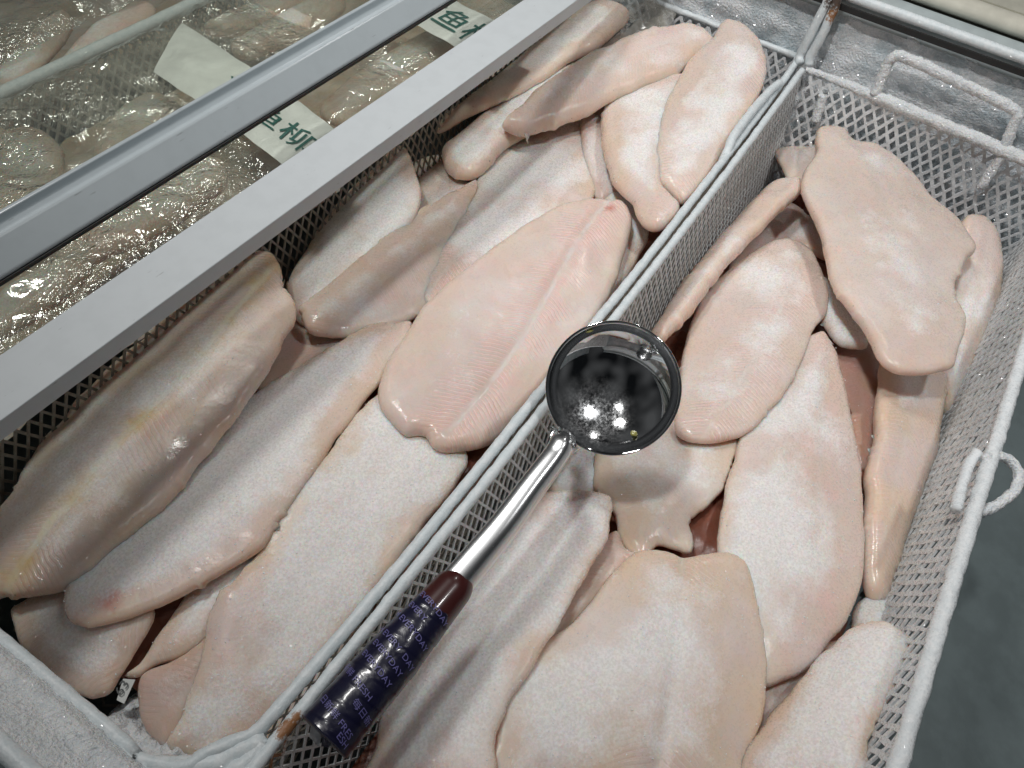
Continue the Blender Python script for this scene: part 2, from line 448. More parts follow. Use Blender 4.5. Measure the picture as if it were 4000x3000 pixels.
# ------------------------------------------------------------------ freezer body (large structure)
freezer = empty('chest_freezer', (0.5, 0.3, -0.36), 'frosted chest freezer holding the wire baskets of fish', 'freezer')
YL, YR = 1.75, -0.62
def wall_far(s, q):
    y = YR + (YL - YR) * s
    z = -0.36 + 0.436 * q
    n = fbm((0, y, z), 30, 4)
    lip = 0.020 * max(0, (q - 0.86) / 0.14) ** 2
    ridge = 0.006 * math.exp(-((z - 0.062 - 0.004 * noise.noise(Vector((0, y * 20, 0)))) / 0.008) ** 2)
    return (1.012 + lip - 0.0045 * n - 0.002 * fbm((3, y, z), 160, 2) - ridge, y, z)
V, F = grid_sheet(wall_far, 420, 100)
link('end_wall', mesh_from('end_wall', V, F), M['frost_wall'], freezer)
mb = MB(); mb.box((-0.06, YR, -0.34), (1.05, YL, -0.27)); mb.build('floor_panel', M['liner'], freezer)
def wall_right(s, q):
    x = -0.06 + 1.09 * s; z = -0.36 + 0.44 * q
    return (x, YR + 0.004 * fbm((x, 0, z), 18, 3), z)
V, F = grid_sheet(wall_right, 120, 40)
link('side_wall', mesh_from('side_wall', V, [f[::-1] for f in F]), M['frost_wall'], freezer)
# frost cushion between the near ends of the baskets and the near edge of the freezer
def near_ledge(s, q):
    y = -0.25 + 1.9 * s
    x = -0.006 - 0.042 * q
    z = -0.012 + 0.060 * q ** 0.8 + 0.012 * math.exp(-((q - 0.18) / 0.14) ** 2)
    n = fbm((x, y, 0), 45, 4)
    return (x + 0.002 * noise.noise(Vector((y * 90, x * 90, 2))), y, z + 0.0034 * n)
V, F = grid_sheet(near_ledge, 420, 26)
o = link('frost_ledge', mesh_from('frost_ledge', V, F), M['frost_white'], freezer)
def near_wall(s, q):
    y = -0.25 + 1.9 * s
    return (-0.014 + 0.003 * fbm((9, y, q), 30, 3), y, -0.35 + 0.345 * q)
V, F = grid_sheet(near_wall, 160, 24)
link('near_wall', mesh_from('near_wall', V, F), M['frost_wall'], freezer)
# rim tubes and the strips of the body behind them
ft0, ft1 = at(1836, 0, 0.085), at(2212, 126, 0.085)
xt = 0.5 * (ft0[0] + ft1[0])
pts = [(xt + 0.004, y, 0.085) for y in np.linspace(YR, YL, 220)]
tube('rim_tube', pts, 0.0058, M['coat'], freezer, sides=12, rough=0.0006, freq=110)
mb = MB(); mb.box((xt - 0.0035, YR, 0.070), (xt + 0.0, YL, 0.0765)); mb.build('dark_strip', M['seal'], freezer)  # thin black strip along the wall top, just below the rim tube
def xs(u, v, z): return at(u, v, z)[0]
z9 = 0.088
x_a = xt + 0.0085
x_b, x_c = xs(2212, 71, z9), xs(2212, 42, z9)
x_d = xs(2212, 26, z9)
mb = MB(); mb.box((x_a, YR, 0.06), (x_b - 0.0005, YL, 0.078)); mb.build('rim_channel', M['grey'], freezer)
V, F = sweep([(0.5 * (x_b + x_c), y, 0.086) for y in np.linspace(YR, YL, 3)], 0.5 * (x_c - x_b), sides=16, flat=0.6)
link('rim_moulding', mesh_from('rim_moulding', V, F), M['cream'], freezer)
mb = MB(); mb.box((x_c + 0.0005, YR, 0.06), (x_d, YL, 0.080)); mb.box((x_d + 0.0005, YR, 0.06), (x_d + 0.4, YL, 0.086)); mb.build('rim_panel', M['olive'], freezer)
pts = [(-0.040, y, 0.066) for y in np.linspace(-0.25, 1.6, 160)]
tube('rim_tube', pts, 0.0052, M['coat'], freezer, sides=12, rough=0.0005, freq=110)
mb = MB(); mb.box((-0.30, -0.25, 0.02), (-0.046, 1.6, 0.058)); mb.build('rim_channel', M['grey'], freezer)

# ------------------------------------------------------------------ baskets
def mesh_panel(name, O, A, D, L, H, cw, ch, w, t, mat, parent, jitter=0.0, bow=None):
    """expanded metal: a lattice of diamonds on the plane O + a*A + d*D"""
    A = np.array(A, float); D = np.array(D, float); O = np.array(O, float)
    nrm = np.cross(A, D); nrm /= np.linalg.norm(nrm)
    mb = MB()
    nc, nr = int(L / cw), int(H / (ch / 2))
    def node(i, j):
        a = (i + (0.5 if j % 2 else 0.0)) * cw
        p = O + A * a + D * (j * ch / 2)
        if bow: p = p + np.array([0, np.interp(p[0], *bow), 0])
        if jitter: p = p + (A * rng.normal() + D * rng.normal() + nrm * rng.normal() * 0.6) * jitter
        return p
    N = {(i, j): node(i, j) for j in range(nr + 1) for i in range(nc + 1)}
    for j in range(nr):
        for i in range(nc + 1):
            p = N[(i, j)]
            k = (i - 1, i) if j % 2 == 0 else (i, i + 1)
            for q in k:
                if (q, j + 1) in N:
                    ww = w * (1 + (rng.random() - 0.4) * (0.7 if jitter else 0.15))
                    mb.bar(p, N[(q, j + 1)], nrm, ww, t)
            if mat.name.startswith('iced'): continue
            # the knuckle where strands meet
            mb.bar(p - A * w * 0.55, p + A * w * 0.55, nrm, w * 1.25, t * 1.3)
    o = mb.build(name, mat, parent)
    o['kind'] = 'stuff'
    return o

# --- the open basket beside the freezer end (right)
bR = empty('wire_basket', (0.48, -0.02, -0.2), 'wire basket with a thickly iced rim, holding the pile under the ladle bowl', 'wire basket', 'wire baskets standing side by side in the freezer')
rr = 0.0042
PR = [at(640, 1640, 0), at(760, 1500, 0) , at(925, 1290, 0), at(1125, 1005, 0), at(1316, 699, 0), at(1500, 470, 0), at(1640, 275, 0), at(1709, 183, 0)]
PR = [np.array([-0.03, 0.1415, 0])] + [np.array([x, y, 0]) for x, y in ((0.03, 0.1412), (0.12, 0.1405), (0.25, 0.140), (0.40, 0.1408), (0.55, 0.1425), (0.70, 0.1450), (0.85, 0.149), (0.978, 0.153))]
tube('rim', catmull(PR, 0.006), rr, M['coat'], bR, sides=12, rough=0.0008, freq=130, seed=2)
PF = [np.array([x, y, 0]) for x, y in ((0.985, 0.150), (0.987, 0.12), (0.986, 0.06), (0.982, -0.02), (0.976, -0.12), (0.970, -0.172))]
tube('rim', catmull(PF, 0.004), lambda t: 0.0040 + 0.0034 * min(1, max(0, (t - 0.10) * 5)), M['frost_white'], bR, sides=14, rough=0.0017, freq=140, seed=5)
PW = [np.array([x, y, 0]) for x, y in ((0.972, -0.176), (0.80, -0.1785), (0.60, -0.1785), (0.5, -0.178), (0.40, -0.1775), (0.25, -0.178), (0.05, -0.178))]
tube('rim', catmull(PW, 0.005), 0.0058, M['coat_ice'], bR, sides=14, rough=0.0011, freq=110, seed=9)
tube('rim', catmull([np.array([-0.03, 0.138, 0]), np.array([-0.03, -0.17, 0])], 0.02), rr, M['coat'], bR)
BOWR = ((0.03, 0.12, 0.25, 0.40, 0.55, 0.70, 0.85, 0.978), (0.1412, 0.1405, 0.140, 0.1408, 0.1425, 0.1450, 0.149, 0.153))
mesh_panel('mesh_panel', (-0.02, -0.0030, -0.004), (1, 0, 0), (0, -0.10, -0.995), 1.0, 0.19, 0.0110, 0.0235, 0.0019, 0.0010, M['mesh'], bR, 0, BOWR)
mesh_panel('mesh_panel', (0.981, 0.142, -0.004), (0.035, -1, 0), (-0.08, 0, -0.997), 0.315, 0.19, 0.0135, 0.0215, 0.0030, 0.0022, M['mesh_ice'], bR, 0.0006)
mesh_panel('mesh_panel', (0.02, -0.176, -0.003), (1, 0, 0), (0, 0.03, -0.9995), 0.955, 0.19, 0.0112, 0.0240, 0.0036, 0.0016, M['mesh_ice'], bR, 0.0006)
mesh_panel('base_panel', (-0.02, 0.12, -0.195), (1, 0, 0), (0, -1, 0), 0.99, 0.28, 0.016, 0.022, 0.002, 0.001, M['mesh_shaded'], bR)
# frosted carrying handle standing up from the far rim
Hp = [at_x(1889, 203, 0.984), at_x(1908, 160, 0.988), at_x(1926, 126, 0.990), at_x(1955, 124, 0.990), at_x(2060, 172, 0.989), at_x(2150, 215, 0.988), at_x(2196, 243, 0.986), at_x(2190, 270, 0.984), at_x(2166, 325, 0.980)]
tube('handle', catmull(Hp, 0.0025), 0.0062, M['frost_white'], bR, sides=16, rough=0.0015, freq=230, seed=4)
for (u0, v0, u1, v1) in ((1778, 205, 1762, 262), (2168, 330, 2118, 405)):
    a_, b_ = at_x(u0, v0, 0.978), at_x(u1, v1, 0.972)
    tube('brace', catmull([a_, b_ * 0.5 + a_ * 0.5, b_], 0.003), 0.0058, M['frost_white'], bR, sides=12, rough=0.0016, freq=200, seed=6)
# little loop hanging outside the iced rim
Lp = [at(2126, 992, 0.002), at(2150, 984, 0.0), at(2180, 994, -0.002), at(2200, 1022, -0.004), at(2194, 1056, -0.006), at(2165, 1084, -0.008), at(2128, 1104, -0.008), at(2106, 1108, -0.004)]
tube('loop', catmull(Lp, 0.002), 0.0042, M['frost_white'], bR, sides=12, rough=0.0011, freq=160, seed=8)
Lq = [at(2112, 976, -0.002), at(2092, 1008, -0.006), at(2074, 1060, -0.006), at(2064, 1100, -0.002)]
tube('brace', catmull(Lq, 0.003), 0.0044, M['coat_ice'], bR, sides=12, rough=0.0008, freq=120, seed=11)

# --- the open basket next to the lids
bL = empty('wire_basket', (0.48, 0.32, -0.2), 'wire basket of long fillets tucked under the white lid bar', 'wire basket', 'wire baskets standing side by side in the freezer')
PL = [np.array([-0.010, 0.47, 0]), np.array([-0.009, 0.36, 0]), at(270, 1606, 0), np.array([-0.009, 0.20, 0]), at(405, 1650, 0.0) + [-.002, 0, 0], at(446, 1626, 0), at(520, 1596, 0), at(562, 1574, 0)] + \
     [np.array([x, y, 0]) for x, y in ((0.075, 0.1522), (0.13, 0.1508), (0.25, 0.1503), (0.40, 0.1520), (0.55, 0.1535), (0.70, 0.1565), (0.85, 0.1600), (0.975, 0.1650), (1.006, 0.1690))]
PLs = catmull(PL, 0.005)
tube('rim', PLs, rr, M['coat'], bL, sides=12, rough=0.0008, freq=130, seed=3)
PL2 = [np.array([0.01, 0.152, -0.004]), at(575, 1606, -0.003), at(500, 1630, -0.003), at(440, 1655, -0.003), np.array([-0.014, 0.20, -0.003])]
tube('rim', catmull(PL2, 0.004), 0.0062, M['coat'], bL, sides=12, rough=0.0018, freq=170, seed=13)
tube('rim', [np.array([1.006, y, 0]) for y in np.linspace(0.17, 0.48, 60)], 0.004, M['coat'], bL, sides=12, rough=0.0012, freq=150)
tube('rim', [np.array([x, 0.478, 0]) for x in np.linspace(-0.01, 1.0, 40)], 0.004, M['mesh_shaded'], bL, sides=10)
mesh_panel('mesh_panel', (0.0, 0.475, -0.003), (1, 0, 0), (0, -0.08, -0.997), 0.99, 0.17, 0.0116, 0.0220, 0.0022, 0.0012, M['mesh_shaded'], bL)
mesh_panel('mesh_panel', (1.0, 0.17, -0.003), (0, 1, 0), (-0.06, 0, -0.998), 0.30, 0.17, 0.0135, 0.0215, 0.0028, 0.0018, M['mesh_ice'], bL, 0.0005)
BOWL = ((0.075, 0.13, 0.25, 0.40, 0.55, 0.70, 0.85, 0.975), (0.1522, 0.1508, 0.1503, 0.1520, 0.1535, 0.1565, 0.1600, 0.1650))
mesh_panel('mesh_panel', (0.03, -0.0015, -0.006), (1, 0, 0), (0, 0.10, -0.995), 0.95, 0.17, 0.0112, 0.0235, 0.0016, 0.0010, M['mesh_shaded'], bL, 0, BOWL)
mesh_panel('base_panel', (0.0, 0.175, -0.195), (1, 0, 0), (0, 1, 0), 0.98, 0.28, 0.016, 0.022, 0.002, 0.001, M['mesh_shaded'], bL)
# bent-over coated rod beside the divider near the far end
Rp = [at(1683, 180, 0.006), at(1660, 200, 0.008), at(1620, 246, 0.009), at(1585, 294, 0.008), at(1572, 325, 0.002), at(1560, 350, -0.006)]
tube('handle', catmull(Rp, 0.003), 0.0050, M['coat'], bL, sides=12, rough=0.0005, freq=120)
# --- divider rods welded from the far wall to the rims
dv = empty('divider_rail', (1.0, 0.16, 0.03), 'pair of chipped white rails with rust running over the frosted end wall', 'rail')
for k, (a0, a1, a2) in enumerate((((1728, 120), (1752, 72), (1800, -20)), ((1752, 118), (1776, 76), (1818, -20)))):
    p0 = np.array([0.985 + 0.004 * k, 0.160 - 0.011 * k, 0.004])
    p1 = at_x(a0[0], a0[1], 0.992); p2 = at_x(a1[0], a1[1], 0.994); p3 = at_x(a2[0], a2[1], 1.002)
    tube('rod', catmull([p0, p1, p2, p3], 0.004), 0.0054, M['coat'], dv, sides=12, rough=0.0008, freq=150, seed=k)

# --- two more baskets under the glass lids
bT = empty('wire_basket', (0.48, 0.64, -0.2), 'wire basket under the glass, its green tinted rim crossing beneath the clear bag', 'wire basket', 'wire baskets standing side by side in the freezer')
tube('rim', [np.array([x, 0.79 + 0.002 * math.sin(x * 9), 0.008]) for x in np.linspace(-0.01, 1.0, 90)], 0.0075, M['coat'], bT, sides=12, rough=0.0005, freq=100)
tube('rim', [np.array([x, 0.487, -0.002]) for x in np.linspace(-0.01, 1.0, 40)], 0.004, M['mesh_shaded'], bT, sides=10)
mesh_panel('mesh_panel', (0.0, 0.785, -0.003), (1, 0, 0), (0, -0.08, -0.997), 0.99, 0.12, 0.0135, 0.0190, 0.0028, 0.0014, M['mesh'], bT)
bF = empty('wire_basket', (0.48, 0.95, -0.2), 'farthest wire basket, its mesh side seen through the glass in the corner', 'wire basket', 'wire baskets standing side by side in the freezer')
tube('rim', [np.array([x, 0.806, -0.003]) for x in np.linspace(-0.01, 1.0, 60)], 0.0045, M['coat'], bF, sides=10)
mesh_panel('mesh_panel', (0.0, 0.812, -0.003), (1, 0, 0), (0, 0.08, -0.997), 0.99, 0.12, 0.0135, 0.0190, 0.0028, 0.0014, M['mesh'], bF)

# ------------------------------------------------------------------ sliding lids
def extrude_profile(name, prof, x0, x1, mat, parent, slope=0.0, nseg=24):
    V = []; F = []
    n = len(prof)
    for i in range(nseg + 1):
        x = x0 + (x1 - x0) * i / nseg
        for (y, z) in prof: V.append((x, y + slope * (x - 0.4), z))
    for i in range(nseg):
        for k in range(n):
            l = (k + 1) % n
            F.append((i * n + k, i * n + l, (i + 1) * n + l, (i + 1) * n + k))
    F.append(tuple(range(n))[::-1]); F.append(tuple(range(nseg * n, nseg * n + n)))
    o = link(name, mesh_from(name, V, F, False), mat, parent)
    bv = o.modifiers.new('edge', 'BEVEL'); bv.width = 0.0009; bv.segments = 2; bv.limit_method = 'ANGLE'
    return o
lid2 = empty('sliding_lid', (0.4, 0.7, 0.09), 'lower glass freezer lid edged by the plain flat white bar', 'freezer lid', 'sliding glass lids of the freezer')
prof = [(0.3650, 0.0855), (0.3650, 0.1000), (0.4075, 0.1000), (0.4075, 0.0850)]
extrude_profile('frame_bar', prof, -0.25, 1.45, M['bar'], lid2, -0.001)
mb = MB(); mb.box((-0.25, 0.4065, 0.0925), (1.4, 1.5, 0.0965)); mb.build('glass_pane', M['glass'], lid2)
lid1 = empty('sliding_lid', (0.4, 0.8, 0.12), 'upper glass freezer lid edged by the grooved grey aluminium bar', 'freezer lid', 'sliding glass lids of the freezer')
prof = [(0.4440, 0.1085), (0.4445, 0.1110), (0.4655, 0.1255), (0.4685, 0.1265), (0.4700, 0.1245), (0.4730, 0.1190), (0.4890, 0.1175), (0.4935, 0.1205), (0.4950, 0.1262), (0.5005, 0.1262), (0.5005, 0.1090)]
prof = [(0.4508 + (y - 0.4425) * 0.65, z) for y, z in prof]
extrude_profile('frame_bar', prof, -0.25, 1.45, M['alu'], lid1, 0.0)
mb = MB(); mb.box((-0.25, 0.4508, 0.1055), (1.45, 0.4545, 0.1083)); mb.build('rubber_seal', M['seal'], lid1)
mb = MB(); mb.box((-0.25, 0.4888, 0.1130), (1.4, 1.6, 0.1170)); mb.build('glass_pane', M['glass'], lid1)

# ------------------------------------------------------------------ fillets
CELL = 0.004
GX0, GY0 = -0.25, -0.30
GNX, GNY = int(1.75 / CELL), int(1.75 / CELL)
gx = GX0 + CELL * np.arange(GNX); gy = GY0 + CELL * np.arange(GNY)
GX, GY = np.meshgrid(gx, gy, indexing='ij')
HF = np.full((GNX, GNY), -0.20)
mound = lambda c, hw: np.clip(1 - ((GY - c) / hw) ** 2, 0, 1)
HF = np.where((GY < 0.147), -0.145 + 0.045 * mound(-0.02, 0.16), HF)
HF = np.where((GY >= 0.147) & (GY < 0.481), -0.118 + 0.055 * np.clip((GX - 0.70) / 0.22, 0, 1) + 0.035 * mound(0.30, 0.16), HF)
HF = np.where((GY >= 0.481) & (GY < 0.80), -0.060, HF)
HF = np.where(GY >= 0.80, -0.060, HF)
# taper the pile where the near corner of the left basket shows deep gaps
HF -= np.where((GY > 0.155) & (GY < 0.47), 0.022 * np.clip((0.085 - GX) / 0.085, 0, 1), 0)

def sample(x, y, G=None):
    G = HF if G is None else G
    fx = np.clip((x - GX0) / CELL, 0, GNX - 1.001); fy = np.clip((y - GY0) / CELL, 0, GNY - 1.001)
    i = fx.astype(int); j = fy.astype(int); a = fx - i; b = fy - j
    return (G[i, j] * (1 - a) * (1 - b) + G[i + 1, j] * a * (1 - b) + G[i, j + 1] * (1 - a) * b + G[i + 1, j + 1] * a * b)
def inside(px, py, poly):
    x1, y1 = poly[:, 0], poly[:, 1]; x2, y2 = np.roll(x1, -1), np.roll(y1, -1)
    res = np.zeros(px.shape, bool)
    for a, b, c, d in zip(x1, y1, x2, y2):
        m = ((b > py) != (d > py))
        if m.any():
            xi = (c - a) * (py - b) / (d - b + 1e-15) + a
            res ^= m & (px < xi)
    return res
def seg_dist(px, py, poly):
    a = poly; b = np.roll(poly, -1, 0)
    d = np.full(px.shape, 9.0)
    P = np.stack([px, py], -1)
    for p, q in zip(a, b):
        e = q - p; L = e.dot(e) + 1e-15
        t = np.clip(((P - p) @ e) / L, 0, 1)
        d = np.minimum(d, np.hypot(P[..., 0] - p[0] - t * e[0], P[..., 1] - p[1] - t * e[1]))
    return d
def gauss(A, sig):
    r = int(3 * sig) + 1
    k = np.exp(-0.5 * (np.arange(-r, r + 1) / sig) ** 2); k /= k.sum()
    cv = lambda m: np.convolve(m, k, 'full')[r:r + len(m)]
    return np.apply_along_axis(cv, 1, np.apply_along_axis(cv, 0, A))

FIL = []
GRAINS = []
def fillet(label, pts, T=0.017, edge=0.013, dz=0.0, pink=0.5, frost=0.4, stripe=0.4, warm=0.6, fat=0.0, tone=1.0, deep=0.0,
           groove=0.0013, axis=None, group='frozen fish fillets heaped loose in the open baskets', sig=7, step=0.0034, jag=0.0012, name='fish_fillet',
           mat=None, tilt=0.5, zfix=None, lump=0.0024, crisp=0.0055, body=0.45, bruise=()):
    global HF
    ctl = np.array(pts, float)
    img = catmull(ctl, 9.0, closed=True)
    # outline -> world by repeatedly resting it on what lies below
    def proj(z):
        out = np.empty((len(img), 2))
        for i, (u, v) in enumerate(img):
            q = at(u, v, z[i] if np.ndim(z) else z); out[i] = q[:2]
        return out
    z = -0.06
    poly = proj(z)
    for it in range(5):
        lo = poly.min(0) - 0.03; hi = poly.max(0) + 0.03
        i0, j0 = np.maximum(((lo - [GX0, GY0]) / CELL).astype(int), 0)
        i1 = min(int((hi[0] - GX0) / CELL) + 1, GNX); j1 = min(int((hi[1] - GY0) / CELL) + 1, GNY)
        X, Y, H = GX[i0:i1, j0:j1], GY[i0:i1, j0:j1], HF[i0:i1, j0:j1]
        ins = inside(X, Y, poly)
        if zfix is not None:
            # plane through given heights (list of (u, v, z))
            pz = np.array([[*at(a, b, c)[:2], 1.0, c] for a, b, c in zfix])
            co = np.linalg.lstsq(pz[:, :3], pz[:, 3], rcond=None)[0]
            Z = co[0] * X + co[1] * Y + co[2]
        else:
            m = ins.astype(float)
            Wt = gauss(m, sig) + 1e-4
            mean = (H * m).sum() / max(m.sum(), 1)
            Sm = (gauss(H * m, sig) + 1e-4 * mean) / Wt
            # mostly rigid: blend of a best plane and the smooth drape
            A = np.stack([X[ins], Y[ins], np.ones(ins.sum())], 1)
            co = np.linalg.lstsq(A, H[ins], rcond=None)[0]
            Pl = co[0] * X + co[1] * Y + co[2]
            Z = tilt * Pl + (1 - tilt) * Sm
            Z = Z + np.percentile((H - Z)[ins], 82) + 0.42 * T + dz
        full = np.full_like(HF, Z[ins].mean() if ins.any() else -0.05)
        full[i0:i1, j0:j1] = Z
        z = np.clip(sample(poly[:, 0], poly[:, 1], full), -0.19, 0.12)
        poly = proj(z)
    # ragged cut edge
    n = len(poly)
    cen = poly.mean(0)
    nx = np.roll(poly, -1, 0) - np.roll(poly, 1, 0)
    nrm = np.stack([nx[:, 1], -nx[:, 0]], 1); nrm /= np.linalg.norm(nrm, axis=1)[:, None] + 1e-9
    area = 0.5 * np.sum(poly[:, 0] * np.roll(poly[:, 1], -1) - np.roll(poly[:, 0], -1) * poly[:, 1])
    if area < 0: nrm = -nrm
    # resample evenly
    def resample(P, d):
        Q = np.vstack([P, P[:1]]); s = np.concatenate([[0], np.cumsum(np.linalg.norm(np.diff(Q, axis=0), axis=1))])
        m = max(24, int(s[-1] / d)); t = np.linspace(0, s[-1], m, endpoint=False)
        return np.stack([np.interp(t, s, Q[:, 0]), np.interp(t, s, Q[:, 1])], 1)
    poly = resample(poly, 0.0028)
    nx = np.roll(poly, -1, 0) - np.roll(poly, 1, 0)
    nrm = np.stack([nx[:, 1], -nx[:, 0]], 1); nrm /= np.linalg.norm(nrm, axis=1)[:, None] + 1e-9
    if area < 0: nrm = -nrm
    sd = random.random() * 50
    jg = np.array([1.3 * noise.noise(Vector((p[0] * 45, p[1] * 45, sd))) + 0.35 * noise.noise(Vector((p[0] * 260, p[1] * 260, sd))) for p in poly])
    jg += np.array([(6.0 * max(0, noise.noise(Vector((p[0] * 190, p[1] * 190, sd + 9))) - 0.1) - 1.0) * max(0, noise.noise(Vector((p[0] * 22, p[1] * 22, sd + 5))) - 0.12) * 2.2 for p in poly])
    poly = poly + nrm * (jg * jag)[:, None]
    # interior points
    lo, hi = poly.min(0), poly.max(0)
    xs_ = np.arange(lo[0], hi[0], step); ys_ = np.arange(lo[1], hi[1], step * 0.866)
    PX, PY = np.meshgrid(xs_, ys_, indexing='ij')
    PX = PX + (np.arange(len(ys_)) % 2)[None, :] * step / 2
    PX = PX + rng.uniform(-0.12, 0.12, PX.shape) * step; PY = PY + rng.uniform(-0.12, 0.12, PY.shape) * step
    px, py = PX.ravel(), PY.ravel()
    ok = inside(px, py, poly); px, py = px[ok], py[ok]
    dd = seg_dist(px, py, poly); ok = dd > 0.0046; px, py, dd = px[ok], py[ok], dd[ok]
    ring = []
    for k, off in enumerate((0.0009, 0.0025)):
        rp = poly - nrm * off
        rp = rp[(k % 2)::1]
        di = seg_dist(rp[:, 0], rp[:, 1], poly)
        g = inside(rp[:, 0], rp[:, 1], poly) & (di > off * 0.75)
        ring.append((rp[g], di[g]))
    allp = np.vstack([poly] + [r[0] for r in ring] + [np.stack([px, py], 1)])
    dist = np.concatenate([np.zeros(len(poly))] + [r[1] for r in ring] + [dd])
    nb = len(poly)
    r = delaunay_2d_cdt([Vector(p) for p in allp], [(i, (i + 1) % nb) for i in range(nb)], [], 1, 1e-7)
    vs, _, tris, vorig = r[0], r[1], r[2], r[3]
    XY = np.array([[v.x, v.y] for v in vs])
    dist = np.array([dist[o[0]] if o else 0.0 for o in vorig])
    isb = np.array([bool(o) and min(o) < nb for o in vorig])
    # grain axes: long axis of the outline, or given in the picture
    if axis:
        a0 = at(axis[0], axis[1], float(np.mean(z)))[:2]; a1 = at(axis[2], axis[3], float(np.mean(z)))[:2]
    else:
        Cc = XY - XY.mean(0); ev = np.linalg.eigh(Cc.T @ Cc)[1][:, 1]
        a0 = XY.mean(0) - ev * 0.1; a1 = XY.mean(0) + ev * 0.1
    ax = (a1 - a0) / np.linalg.norm(a1 - a0); sd2 = np.array([-ax[1], ax[0]])
    uu = (XY - a0) @ ax; vv = (XY - a0) @ sd2
    vv = vv + 0.006 * np.sin(uu * 14 + sd)
    e = min(edge, max(0.5 * dist.max() * 1.6, 0.004))
    roll = np.sqrt(np.clip(1 - (1 - np.clip(dist / min(e, crisp), 0, 1)) ** 2, 0, 1))
    dm = max(dist.max() * 0.9, 1e-6)
    dome = 1 - (1 - np.clip(dist / dm, 0, 1)) ** 2
    f = roll
    f2 = body * roll + (1 - body) * dome
    lum = np.array([noise.noise(Vector((p[0] * 15, p[1] * 15, sd))) + 0.5 * noise.noise(Vector((p[0] * 42, p[1] * 42, sd))) for p in XY])
    top = 0.56 * T * f2 + (lum * lump - groove * np.exp(-(vv / 0.006) ** 2) * (0.6 + 0.6 * np.array([noise.noise(Vector((p[0] * 30, p[1] * 30, sd + 3))) for p in XY]))) * f
    bot = 0.42 * T * (body * roll + (1 - body) * dome)
    zm = sample(XY[:, 0], XY[:, 1], full)
    nv = len(XY)
    inner = ~isb
    bid = np.full(nv, -1); bid[inner] = nv + np.arange(inner.sum()); bid[isb] = np.where(isb)[0]
    Vt = np.column_stack([XY, zm + np.where(isb, 0, top)])
    Vb = np.column_stack([XY[inner], (zm - bot)[inner]])
    FT = []
    for t in tris:
        a, b, c = t
        o = (XY[b][0] - XY[a][0]) * (XY[c][1] - XY[a][1]) - (XY[b][1] - XY[a][1]) * (XY[c][0] - XY[a][0])
        FT.append((a, b, c) if o > 0 else (a, c, b))
    FB = [(bid[a], bid[c], bid[b]) for a, b, c in FT if not (isb[a] and isb[b] and isb[c])]
    me = mesh_from(name, np.vstack([Vt, Vb]), FT + FB)
    uvl = me.uv_layers.new(name='grain')
    UV = np.vstack([np.column_stack([uu, vv]), np.column_stack([uu, vv])[inner]])
    li = np.empty(len(me.loops), int); me.loops.foreach_get('vertex_index', li)
    uvl.data.foreach_set('uv', UV[li].astype(np.float32).ravel())
    rim = np.exp(-dist / 0.009)
    br = np.zeros(nv)
    for (bu, bv, brad) in bruise:
        bp = at(bu, bv, float(np.mean(z)) + 0.5 * T)[:2]
        dd_ = np.hypot(*(XY - bp).T) / brad
        dd_ = dd_ * (1 + 0.5 * np.array([noise.noise(Vector((p[0] * 220, p[1] * 220, 1))) for p in XY]))
        br = np.maximum(br, np.clip(1.3 - dd_, 0, 1))
    core = np.clip(dist / (0.55 * dist.max() + 1e-6), 0, 1)
    for an, arr in (('rim', rim), ('bruise', br), ('core', core)):
        at_ = me.attributes.new(an, 'FLOAT', 'POINT')
        at_.data.foreach_set('value', np.concatenate([arr, arr[inner]]).astype(np.float32))
    # origin at the thing's base
    base = np.array([XY[:, 0].mean(), XY[:, 1].mean(), float((zm - bot).min())])
    me.transform(Matrix.Translation(-Vector(base)))
    o = link(name, me, mat or M['fish'])
    o.location = base
    tag(o, label, 'fish fillet', group)
    for k_, v_ in (('pink', pink), ('frost', frost), ('stripe', stripe), ('warm', warm), ('fat', fat), ('tone', tone), ('deep', deep)): o[k_] = float(v_)
    # raise the height field
    i0, j0 = np.maximum(((poly.min(0) - [GX0, GY0]) / CELL).astype(int), 0)
    i1 = int((poly.max(0)[0] - GX0) / CELL) + 2; j1 = int((poly.max(0)[1] - GY0) / CELL) + 2
    X, Y = GX[i0:i1, j0:j1], GY[i0:i1, j0:j1]
    ins = inside(X, Y, poly)
    if ins.any():
        di = seg_dist(X[ins], Y[ins], poly)
        tp = full[i0:i1, j0:j1][ins] + 0.56 * T * (body * np.sqrt(np.clip(1 - (1 - np.clip(di / crisp, 0, 1)) ** 2, 0, 1)) + (1 - body) * (1 - (1 - np.clip(di / dm, 0, 1)) ** 2))
        sub = HF[i0:i1, j0:j1]; sub[ins] = np.maximum(sub[ins], tp)
    cand = np.where(inner & (dist > 0.002))[0]
    if len(cand) and group.startswith('frozen'):
        msk = np.array([noise.noise(Vector((XY[c][0] * 40, XY[c][1] * 40, sd))) + 0.5 * noise.noise(Vector((XY[c][0] * 130, XY[c][1] * 130, sd))) for c in cand])
        cand = cand[(msk + rng.normal(0, 0.25, len(cand))) > 0.55 - 0.9 * frost]
        for c in cand[rng.random(len(cand)) < 0.10 + 0.55 * frost]:
            GRAINS.append((XY[c][0] + rng.uniform(-.0015, .0015), XY[c][1] + rng.uniform(-.0015, .0015), zm[c] + top[c]))
    FIL.append((label[:34], zm.min(), (zm + top).max(), XY.min(0), XY.max(0)))
    return o

